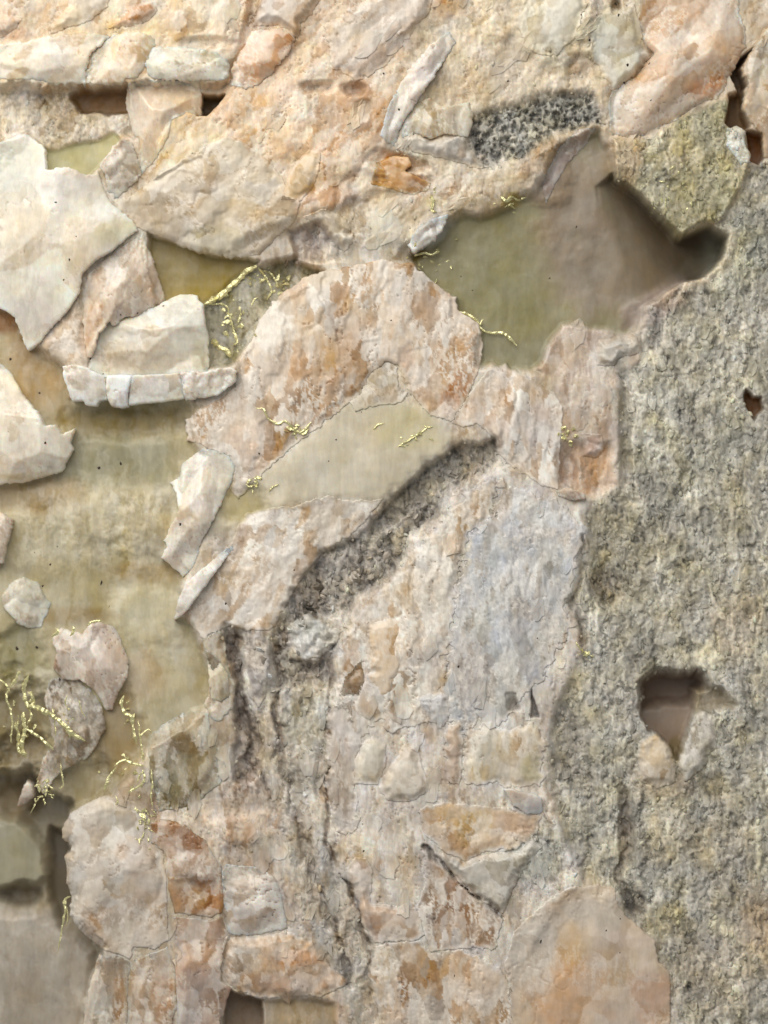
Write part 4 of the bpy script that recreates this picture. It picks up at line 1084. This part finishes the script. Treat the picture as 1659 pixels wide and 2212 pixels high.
crystal([(743, 1879), (766, 1849), (790, 1852), (806, 1880), (803, 1910), (800, 1950), (900, 1960), (918, 2020), (900, 2030), (810, 2036), (785, 2000), (770, 1950)], 20, (198, 174, 156), 'smooth pink plate with a brown lower rim', flush=(-500, -500, 3000, 3000), jag=2.5, fac=(70, 90, 0, 7), dome=8, rough=0.5, spots=[(860, 2010, 60, 20, (186, 146, 96)), (778, 1890, 26, 30, (206, 190, 178))])
crystal([(806, 2042), (850, 2036), (910, 2030), (930, 2060), (1000, 2050), (1080, 2090), (1110, 2140), (1120, 2290), (830, 2290), (815, 2180), (795, 2110)], 14, (204, 178, 148), 'broad peach slab at the bottom edge right of the grey seam', gem=2.5, rough=0.85, flush=(-500, -500, 3000, 3000), tilt=(0, 0), jag=3.5, fac=(60, 120, 0, 8), bevel=4, spots=[(890, 2100, 20, 90, (206, 192, 178)), (860, 2160, 24, 60, (200, 156, 112)), (1000, 2130, 60, 70, (206, 174, 144)), (830, 2080, 26, 40, (196, 174, 128))])
crystal([(910, 1832), (960, 1875), (1010, 1920), (1060, 1965), (1086, 1985), (1070, 2050), (1000, 2048), (930, 2055), (915, 2010), (900, 1955), (920, 1900)], 12, (194, 170, 152), 'pink-brown crystal under the slanting crack', rough=0.85, flush=(-500, -500, 3000, 3000), tilt=(0, 0.03), jag=3, fac=(36, 90, 0, 9), spots=[(970, 1960, 50, 60, (178, 148, 124)), (940, 1920, 24, 50, (196, 170, 142))])
crystal([(925, 1830), (1000, 1858), (1060, 1842), (1120, 1835), (1150, 1800), (1170, 1830), (1130, 1880), (1100, 1940), (1086, 1975), (1040, 1945), (985, 1890)], 26, (190, 184, 174), 'pale grey plate above the slanting crack', flush=(-500, -500, 3000, 3000), jag=3, fac=(60, 60, 30, 7), spots=[(1120, 1860, 36, 36, (164, 162, 150))])
crystal([(1283, 1909), (1326, 1919), (1336, 1956), (1353, 1979), (1379, 2002), (1416, 2032), (1423, 2079), (1446, 2099), (1449, 2126), (1443, 2290), (1110, 2290), (1100, 2180), (1090, 2080), (1110, 2010), (1179, 1945), (1230, 1915)],
        22, (206, 184, 160), 'large smooth peach crystal at the bottom, bordering the grey rock', gem=3.0, rough=0.28, flush=(-500, 1700, 1250, 3000), tilt=(0.0, 0.0), jag=3, fac=(140, 160, 0, 9), bevel=4, wall=90,
        spots=[(1230, 2150, 90, 80, (206, 166, 130)), (1400, 2150, 50, 60, (204, 164, 138)), (1300, 1970, 70, 40, (204, 192, 176)), (1150, 2050, 50, 80, (192, 184, 174)), (1230, 2040, 30, 40, (204, 176, 140))])
crystal([(1396, 1585), (1420, 1580), (1440, 1596), (1453, 1618), (1459, 1648), (1462, 1690), (1420, 1705), (1385, 1690), (1375, 1640), (1380, 1600)], 14, (214, 194, 164), 'cream crystal at the lower lip of the brown cavity', flush=(-500, -500, 3000, 3000), jag=2.5, fac=(40, 50, 0, 6))
crystal([(1470, 1610), (1488, 1570), (1512, 1530), (1545, 1545), (1550, 1600), (1520, 1660), (1480, 1690), (1464, 1660)], 10, (186, 178, 164), 'pale grey crystal right of the brown cavity', flush=(-500, -500, 3000, 3000), jag=4, fac=(26, 50, 0, 8), det=0.4)


# ------------------------------------------------------------------ loose flakes on the crystal masses
def hull_mesh(name, pts, smooth_shade, mat):
    bm = bmesh.new()
    for p in pts:
        bm.verts.new(p)
    r = bmesh.ops.convex_hull(bm, input=bm.verts)
    bmesh.ops.delete(bm, geom=list({g for g in r['geom_interior'] + r['geom_unused'] if isinstance(g, bmesh.types.BMVert)}), context='VERTS')
    bmesh.ops.recalc_face_normals(bm, faces=bm.faces)
    for f_ in bm.faces:
        f_.smooth = smooth_shade
    me = bpy.data.meshes.new(name)
    bm.to_mesh(me); bm.free()
    me.materials.append(mat)
    return me


def samp(A, x, y):
    fx = np.clip((x + MX) / S, 0, NX - 1.001); fy = np.clip((y + MX) / S, 0, NY - 1.001)
    j = fx.astype(int); i = fy.astype(int); u = fx - j; v = fy - i
    if A.ndim == 3:
        u = u[..., None]; v = v[..., None]
    return (A[i, j] * (1 - u) + A[i, j + 1] * u) * (1 - v) + (A[i + 1, j] * (1 - u) + A[i + 1, j + 1] * u) * v


def flake(x, y, w, L_, ang, lift, shade, name='crystal_flake', n=11):
    """thin broken plate lying on the mass: its upper end runs into it, its lower end stands proud"""
    k = np.arange(n)
    a = 2 * math.pi * (k + rng.uniform(-0.35, 0.35, n)) / n
    r = 1 + rng.uniform(-0.32, 0.22, n)
    fx_ = [np.zeros(1)]; fz_ = [np.zeros(1)]
    for q_ in (0.55, 1.0, 1.0):
        fx_.append(np.sin(a) * r * q_); fz_.append(np.cos(a) * r * q_)
    lx = np.concatenate(fx_); lz = np.concatenate(fz_)
    ca, sa = math.cos(ang), math.sin(ang)
    gx0 = x + (lx * w) * ca + (lz * L_) * sa
    gy0 = y - (-(lx * w) * sa + (lz * L_) * ca)
    hh = samp(TOP, gx0, gy0) + 0.4 + lift * np.clip(0.45 - 0.6 * lz, -0.3, 1.2)
    hh[-n:] -= lift * 2 + 8
    cc = samp(TC, gx0, gy0) * 0.65 + 0.35 * TC[at(x, y)]
    cc = np.clip(cc * shade, 0.01, 0.9)
    T = [(0, 1 + (i + 1) % n, 1 + i) for i in range(n)]
    for q_ in range(2):
        b0 = 1 + q_ * n; b1 = b0 + n
        for i in range(n):
            j = (i + 1) % n
            T.append((b0 + i, b0 + j, b1 + j)); T.append((b0 + i, b1 + j, b1 + i))
    me = make_mesh(name, to_world(gx0, gy0, hh), np.array(T), np.concatenate([cc, np.full((len(cc), 1), 0.3)], -1), M_ROCK, False)
    return link(name, me)


placed = 0
tries = 0
gyT, gxT = np.gradient(TOP, S)
while placed < 90 and tries < 9000:
    tries += 1
    x = random.uniform(-20, 1679); y = random.uniform(-20, 2232)
    i, j = at(x, y)
    if TD[i, j] < 0.2 or FL[i, j] < 0.4:
        continue
    if GR[i, j] > 0.85 or TOP[i, j] < -12 or abs(gxT[i, j]) + abs(gyT[i, j]) > 1.0:
        continue
    if (y < 560 and x < 430 and y > 185) or (x > 1100 and y > 1900) or (x < 460 and y < 1050):
        continue
    up_ = upper[i, j] > 0.5
    L_ = random.uniform(14, 40)
    flake(x, y, L_ * random.uniform(0.35, 0.7), L_, math.radians(random.gauss(38, 12)) if up_ else math.radians(random.gauss(0, 10)),
          random.uniform(1.0, 2.6), random.uniform(0.95, 1.06))
    placed += 1

# ------------------------------------------------------------------ grains of the grey rock
def grain_pts(k):
    pts = []
    for i in range(13):
        z = 1 - 2 * (i + 0.5) / 13; a = i * 2.399963 + random.uniform(-0.4, 0.4)
        r = math.sqrt(max(0, 1 - z * z))
        s_ = random.uniform(0.78, 1.12)
        pts.append((r * math.cos(a) * s_, r * math.sin(a) * s_ * 0.45, z * s_))
    return pts


grain_shapes = [grain_pts(k) for k in range(12)]
grain_meshes = [hull_mesh('grain', p, False, M_PIECE) for p in grain_shapes]


def grain_colour(i, j):
    v = random.choice((0.8, 0.92, 1.0, 1.04, 1.08, 1.14)) * random.uniform(0.97, 1.03)
    t = random.uniform(-0.2, 1)
    return np.clip(TC[i, j] * v * np.array([1 + 0.03 * t, 1, 1 - 0.10 * t]), 0.01, 0.8)


big = 0
tries = 0
while big < 175 and tries < 20000:
    tries += 1
    x = random.uniform(-10, 1670); y = random.uniform(-10, 2222)
    i, j = at(x, y)
    if GR[i, j] < 0.6 or TOP[i, j] > H[i, j] + 1 or H[i, j] < -60:
        continue
    L_ = random.uniform(8, 19)
    v = random.choice((0.8, 0.92, 1.04, 1.1, 1.16, 1.22))
    flake(x, y, L_ * random.uniform(0.4, 0.75), L_, math.radians(random.gauss(0, 14)), random.uniform(1.5, 4), v, 'grain', 8)
    big += 1

seam_line = [(1075, 950), (1020, 1005), (960, 1050), (900, 1105), (850, 1165), (790, 1220), (730, 1270), (680, 1310), (630, 1360), (600, 1410), (630, 1470), (650, 1560), (660, 1650), (680, 1740)]
crumbs = 0
while crumbs < 120:
    k = min(int(random.triangular(0, 12.99, 5)), 12); t = random.random()
    (xa, ya), (xb, yb) = seam_line[k], seam_line[k + 1]
    wv = 34 if k < 8 else 48
    x = xa + (xb - xa) * t + random.gauss(0, wv * 0.5); y = ya + (yb - ya) * t + random.gauss(0, wv * 0.5)
    i, j = at(x, y)
    if GR[i, j] < 0.55 or TOP[i, j] > H[i, j] + 6:
        continue
    r = random.uniform(5, 12)
    o = link('grain', random.choice(grain_meshes))
    o.location = to_world(np.array(x), np.array(y), np.array(TOP[i, j] + r * 0.05))
    o.rotation_euler = (random.uniform(0, 6), random.uniform(0, 6), random.uniform(0, 6))
    o.scale = (r * U, r * 0.9 * U, r * random.uniform(0.8, 1.2) * U)
    c_ = grain_colour(i, j) * random.choice((0.55, 0.8, 1.0, 1.25, 1.7))
    o.color = (*np.clip(c_, 0.01, 0.7), 0.6)
    crumbs += 1

# smaller grains, beyond picking apart
VV, FF, CCs = [], [], []
hullcache = []
for m_ in grain_meshes:
    v = np.array([p.co[:] for p in m_.vertices])
    m_.calc_loop_triangles()
    t = np.array([lt.vertices[:] for lt in m_.loop_triangles])
    hullcache.append((v, t))
off = 0
cnt = 0
tries = 0
while cnt < 2600 and tries < 60000:
    tries += 1
    x = random.uniform(-120, 1780); y = random.uniform(-120, 2330)
    i, j = at(x, y)
    if random.random() > GR[i, j] - 0.25 or TOP[i, j] > H[i, j] + 1 or H[i, j] < -70:
        continue
    r = random.uniform(2.6, 6.5)
    v, t = random.choice(hullcache)
    a = random.gauss(0, 0.4); ca, sa = math.cos(a), math.sin(a)
    sv = v * np.array([r * 0.8, r * 0.8, r * random.uniform(0.9, 1.7)])
    sv = np.stack([sv[:, 0] * ca + sv[:, 2] * sa, sv[:, 1], -sv[:, 0] * sa + sv[:, 2] * ca], -1) * U
    VV.append(sv + to_world(np.array(x), np.array(y), np.array(TOP[i, j] - r * 0.15)))
    FF.append(t + off)
    CCs.append(np.tile(np.append(grain_colour(i, j), 0.4), (len(v), 1)))
    off += len(v); cnt += 1
me = make_mesh('fine_grains', np.concatenate(VV), np.concatenate(FF), np.concatenate(CCs), M_ROCK, True)
o = link('fine_grains', me, label='fine grey grains covering the granular rock')
o['kind'] = 'stuff'

# ------------------------------------------------------------------ pale gold threads
def thread(pts, r0, r1=None, lift=1.0, wob=2.0, name='gold_thread', label=None, h=None, flat=0.8):
    r1 = r0 if r1 is None else r1
    P = np.array(pts, dtype=float)
    # Catmull-Rom
    Q = []
    ext = np.vstack([2 * P[0] - P[1], P, 2 * P[-1] - P[-2]])
    for k in range(1, len(ext) - 2):
        n = max(2, int(np.hypot(*(ext[k + 1] - ext[k])) / 5))
        for q_ in range(n):
            t = q_ / n
            p0, p1, p2, p3 = ext[k - 1:k + 3]
            Q.append(0.5 * ((2 * p1) + (p2 - p0) * t + (2 * p0 - 5 * p1 + 4 * p2 - p3) * t * t + (3 * p1 - p0 - 3 * p2 + p3) * t ** 3))
    Q.append(P[-1]); Q = np.array(Q)
    sd = int(abs(P[0, 0] * 3 + P[0, 1])) % 997
    Q[:, 0] += wob * fbm(Q[:, 0], Q[:, 1], 14, 3, sd); Q[:, 1] += wob * fbm(Q[:, 0], Q[:, 1], 14, 3, sd + 9)
    n = len(Q)
    tt = np.linspace(0, 1, n)
    R = 0.85 * (r0 + (r1 - r0) * tt) * (1 + 0.6 * fbm(Q[:, 0] * 2, Q[:, 1] * 2, 11, 3, sd + 4)) * np.clip(np.minimum(tt, 1 - tt) * 8 + 0.25, 0, 1)
    R = np.maximum(R, 0.5)
    hz = np.array([TOP[at(*p)] for p in Q]) if h is None else np.full(n, float(h))
    ker = np.ones(5) / 5
    hz = np.convolve(np.pad(hz, 2, mode='edge'), ker, 'valid') + lift * R + 1.2 * fbm(Q[:, 0], Q[:, 1], 20, 2, sd + 2)
    T = np.gradient(Q, axis=0); T /= np.maximum(np.hypot(T[:, 0], T[:, 1]), 1e-6)[:, None]
    Nn = np.stack([-T[:, 1], T[:, 0]], -1)
    K = 5
    V = []
    for k in range(K):
        a = 2 * math.pi * k / K
        rr = R * (1 + 0.6 * fbm(Q[:, 0] * 1.4, Q[:, 1] * 1.4 + 50 * k, 12, 2, sd + 6))
        V.append(to_world(Q[:, 0] + Nn[:, 0] * rr * math.cos(a), Q[:, 1] + Nn[:, 1] * rr * math.cos(a), hz + rr * math.sin(a) * flat))
    V = np.stack(V, 1).reshape(-1, 3)
    F = []
    for q_ in range(n - 1):
        for k in range(K):
            k2 = (k + 1) % K
            F.append((q_ * K + k, q_ * K + k2, (q_ + 1) * K + k2, (q_ + 1) * K + k))
    me = make_mesh(name, V, np.array(F), None, M_GOLD, False)
    return link(name, me, label=label)


thread([(440, 656), (470, 640), (492, 622), (512, 604), (535, 582), (556, 573)], 6.5, 7, label='thick crinkled gold thread over the dark olive pocket')
thread([(446, 656), (478, 655), (490, 662), (495, 682), (502, 705), (508, 735)], 2.4)
thread([(456, 730), (466, 742), (478, 752), (490, 758), (497, 770)], 8, 6, lift=0.3)
thread([(500, 716), (508, 722), (510, 738), (502, 745)], 2.5)
thread([(556, 575), (575, 600), (585, 625), (575, 645)], 3)
thread([(560, 590), (572, 582), (590, 596), (600, 620)], 2.4)
thread([(540, 660), (548, 645), (556, 640)], 1.6)
thread([(988, 671), (1010, 678), (1030, 692), (1042, 712), (1060, 718), (1090, 720), (1116, 746)], 2.8, 3.6, label='gold thread running into the olive hollow', h=-12)
thread([(1036, 706), (1040, 694), (1044, 688)], 1.6, h=-10)
thread([(553, 882), (570, 885), (580, 903), (600, 916), (616, 910), (633, 923), (650, 935), (673, 913)], 2.6, 3.4, label='gold thread along the foot of the tan dome')
thread([(620, 925), (640, 932), (655, 938), (668, 925)], 3)
thread([(862, 962), (886, 950), (905, 938), (924, 922)], 2.2)
thread([(858, 965), (866, 962), (876, 966)], 2.4)
thread([(915, 920), (924, 923), (934, 922)], 2.0)
thread([(806, 927), (818, 918), (830, 914)], 1.8)
thread([(580, 1062), (592, 1050), (602, 1046)], 2.0)
thread([(553, 1055), (556, 1040), (550, 1030)], 2.2)
thread([(530, 1045), (540, 1052), (548, 1048)], 2.2)
thread([(944, 600), (940, 612), (932, 616)], 2.0, h=-20)
thread([(895, 552), (915, 546), (930, 550), (950, 542)], 2.6, h=-8)
thread([(960, 570), (968, 562), (975, 564)], 2.0, h=-26)
thread([(930, 425), (935, 440), (932, 455), (942, 460)], 4)
thread([(1098, 430), (1106, 422), (1116, 432), (1128, 428)], 2.4)
thread([(1090, 448), (1102, 442), (1112, 450)], 2.4)
# left cluster
thread([(-10, 1462), (17, 1486), (13, 1506), (23, 1539), (25, 1573), (22, 1606)], 2.8, 2.4, h=-14, label='thin bent gold thread at the left edge')
thread([(43, 1449), (33, 1469), (20, 1485)], 3.4, 2.6, h=-14)
thread([(60, 1459), (50, 1489), (55, 1510), (60, 1526), (72, 1519), (66, 1496)], 5.5, 5, h=-12, label='thick knotted gold thread beside the grey crystal')
thread([(66, 1523), (100, 1536), (140, 1566), (160, 1586), (185, 1600)], 7, 6, h=6, label='thick gold rod, upper of the two crossing the grey crystal')
thread([(57, 1573), (87, 1593), (117, 1619)], 4, 4, h=2, label='short gold rod, lower of the two by the grey crystal')
thread([(48, 1540), (52, 1580), (46, 1610), (54, 1640)], 5, 6, h=-26)
thread([(30, 1560), (38, 1590), (36, 1620), (48, 1632)], 4, 4, h=-30)
thread([(60, 1530), (66, 1550), (58, 1566)], 3, h=-14)
thread([(113, 1528), (118, 1560), (120, 1590)], 2, h=-2)
thread([(145, 1500), (142, 1520), (150, 1535)], 1.6, h=0)
thread([(170, 1512), (176, 1535), (184, 1550)], 1.6, h=-2)
thread([(187, 1352), (195, 1345), (210, 1340), (220, 1343)], 3, 3.2, h=8)
thread([(157, 1352), (160, 1362), (152, 1374)], 3.4, h=6)
thread([(120, 1358), (126, 1364), (112, 1376)], 3.4, h=4)
thread([(267, 1503), (262, 1525), (270, 1542), (283, 1549), (288, 1573), (294, 1608)], 4.5, 4, h=-6, label='crinkled gold thread hanging right of the pink twin crystal')
thread([(298, 1556), (303, 1590), (308, 1630), (312, 1660)], 2.2, h=2)
thread([(303, 1592), (312, 1580), (322, 1574), (326, 1582)], 2.4, h=8)
thread([(247, 1655), (258, 1645), (272, 1641), (290, 1648), (312, 1654)], 3, h=14)
thread([(252, 1656), (240, 1672), (232, 1690), (226, 1708)], 3, h=14)
thread([(310, 1659), (313, 1686), (296, 1700), (277, 1711)], 2.6, h=24)
thread([(327, 1660), (330, 1690), (328, 1715), (329, 1742)], 2.2, h=16)
thread([(250, 1720), (256, 1732), (248, 1738)], 2.4)
thread([(296, 1690), (304, 1672), (312, 1664)], 2.0, h=24)
for k in range(16):
    x = random.uniform(292, 330); y = random.uniform(1740, 1815); a = random.gauss(1.2, 0.8); l = random.uniform(8, 18)
    thread([(x, y), (x + l * .5 * math.cos(a) + random.uniform(-2, 2), y + l * .5 * math.sin(a)), (x + l * math.cos(a), y + l * math.sin(a))], random.uniform(1.2, 2.2), lift=1.2)
thread([(130, 1650), (134, 1675), (135, 1700), (126, 1704)], 2.2, h=-12)
for k in range(14):
    x = random.uniform(74, 112); y = random.uniform(1684, 1732); a = random.uniform(0, 3.1); l = random.uniform(8, 18)
    thread([(x, y), (x + l * .5 * math.cos(a) + random.uniform(-3, 3), y + l * .5 * math.sin(a)), (x + l * math.cos(a), y + l * math.sin(a))], random.uniform(1.4, 2.4), h=-6)
thread([(78, 1735), (70, 1748), (65, 1758)], 1.8, 1.0, h=-12)
thread([(153, 1936), (142, 1942), (141, 1968), (134, 2009), (125, 2060)], 4.2, 1.0, h=4, wob=1.0, label='lone gold needle hanging from the rounded crystal')
thread([(146, 1960), (146, 1985), (142, 2000)], 1.4, h=2, wob=1.0)
for x, y in ((1216, 925), (1224, 935), (1238, 928), (1243, 942), (1232, 955), (1220, 950)):
    thread([(x - 4, y + 3), (x, y - 2), (x + 5, y + 2)], 3.4, lift=1.5)
thread([(1243, 1385), (1252, 1400), (1268, 1412), (1285, 1420)], 1.8)
for k in range(10):
    x = random.uniform(1410, 1520); y = random.uniform(315, 470); a = random.uniform(0, 3.1); l = random.uniform(8, 20)
    thread([(x, y), (x + l * .5 * math.cos(a), y + l * .5 * math.sin(a)), (x + l * math.cos(a), y + l * math.sin(a))], random.uniform(1.0, 1.8), lift=0.6)

fleck_meshes = [hull_mesh('gold_fleck', [(random.gauss(0, 1), random.gauss(0, 0.45), random.gauss(0, 1)) for q_ in range(8)], False, M_GOLD) for k in range(8)]
FK = [((500, 680), 40, 60, 22, -30), ((545, 600), 40, 26, 22, -34), ((600, 610), 30, 30, 10, -20), ((930, 560), 60, 40, 14, -14), ((1112, 436), 24, 18, 10, None), ((936, 442), 14, 24, 8, None),
      ((640, 928), 30, 14, 12, None), ((545, 1045), 22, 18, 12, None), ((895, 945), 34, 22, 8, None), ((45, 1545), 32, 80, 26, -56), ((140, 1565), 50, 40, 10, -38),
      ((285, 1560), 22, 50, 10, -42), ((280, 1680), 50, 36, 16, -22), ((312, 1775), 20, 40, 16, None), ((92, 1705), 22, 28, 14, -46), ((1228, 940), 16, 22, 10, None), ((1265, 1410), 22, 12, 6, None), ((1470, 390), 60, 80, 12, None)]
for (fx_, fy_), sx_, sy_, n_, hh_ in FK:
    for k in range(n_):
        x = random.gauss(fx_, sx_ * 0.5); y = random.gauss(fy_, sy_ * 0.5)
        r = random.uniform(1.4, 3.6)
        o = link('gold_fleck', random.choice(fleck_meshes))
        tz = TOP[at(x, y)]
        o.location = to_world(np.array(x), np.array(y), np.array(tz + r * 0.4))
        o.rotation_euler = (random.gauss(0, 0.5), random.uniform(0, 6), random.gauss(0, 0.5))
        o.scale = (r * U, r * U, r * random.uniform(0.6, 1.8) * U)

# ------------------------------------------------------------------ dark inclusions
inc = [hull_mesh('dark_inclusion', [(p[0], p[1], p[2]) for p in grain_pts(0)], True, M_DARK) for k in range(5)]
SPK = [(123, 440, 6, 1), (30, 415, 4, 1.6), (8, 460, 3, 1.5), (167, 515, 3, 2), (140, 606, 4, 1), (153, 563, 4, 1.6), (298, 676, 4, 1.4), (262, 681, 4, .8), (243, 713, 4, 1.5),
       (268, 727, 4, .7), (302, 726, 4, .7), (353, 663, 4, 1.6), (20, 775, 6, 1.4), (197, 775, 6, 1.5), (223, 808, 4, .6), (212, 1010, 7, 1.2), (259, 1000, 6, 1.5), (100, 957, 5, 1.2), (83, 848, 5, 1),
       (20, 933, 3, 1), (845, 693, 4, 1.6), (781, 891, 3, 1.6), (726, 950, 4, 1.2), (710, 996, 3, 1), (560, 980, 4, 1), (996, 596, 3, 1.6), (1021, 626, 3, 1.2), (1188, 600, 4, 1.8),
       (217, 1259, 5, 2.6), (235, 1311, 5, 1.3), (107, 1219, 6, 1), (73, 1194, 6, .7), (55, 1184, 4, 1.6), (97, 1174, 4, .8), (122, 1181, 4, 1.2), (90, 1266, 5, 1.4), (33, 1401, 9, 1.1), (77, 1399, 6, 1),
       (228, 1455, 4, 1.2), (392, 1133, 8, .9), (440, 1236, 3, 1.8), (488, 1303, 4, 1.4), (127, 1469, 6, 1.4), (990, 1439, 4, 1.4), (636, 1231, 4, .9), (971, 1689, 4, 1.5), (1035, 1859, 3, 1.5),
       (783, 1776, 3, 3), (786, 1836, 3, 2.4), (790, 1859, 2.6, 2), (981, 2106, 3, 2), (1338, 2056, 3, 1.4), (1308, 2009, 3, 2), (1339, 1984, 3, 1.4), (1168, 2032, 3, 3), (1149, 2009, 3, 2.2),
       (1246, 488, 3, 2.2), (1354, 143, 6, 1.5), (1401, 143, 4, 2.6), (1404, 220, 3, 2), (1329, 10, 7, 1.2), (1334, 37, 5, 1.6), (1253, 37, 4, 1.2), (1271, 90, 6, 1), (1109, 123, 5, .8), (1286, 37, 4, .8),
       (1348, 180, 6, .8), (828, 163, 5, 1), (863, 240, 6, 1.2), (1096, 177, 4, 1.2), (1054, 1377, 3, 1), (1166, 1440, 3, 1.2), (1160, 1378, 3, 1)]
for x, y, r, el in SPK:
    i, j = at(x, y)
    o = link('dark_inclusion', random.choice(inc))
    o.location = to_world(np.array(float(x)), np.array(float(y)), np.array(TOP[i, j] - r * 0.12))
    o.rotation_euler = (0, random.gauss(0.25, 0.25), 0)
    o.scale = (r * 0.62 * U, r * 0.5 * U, r * 0.62 * el * U)
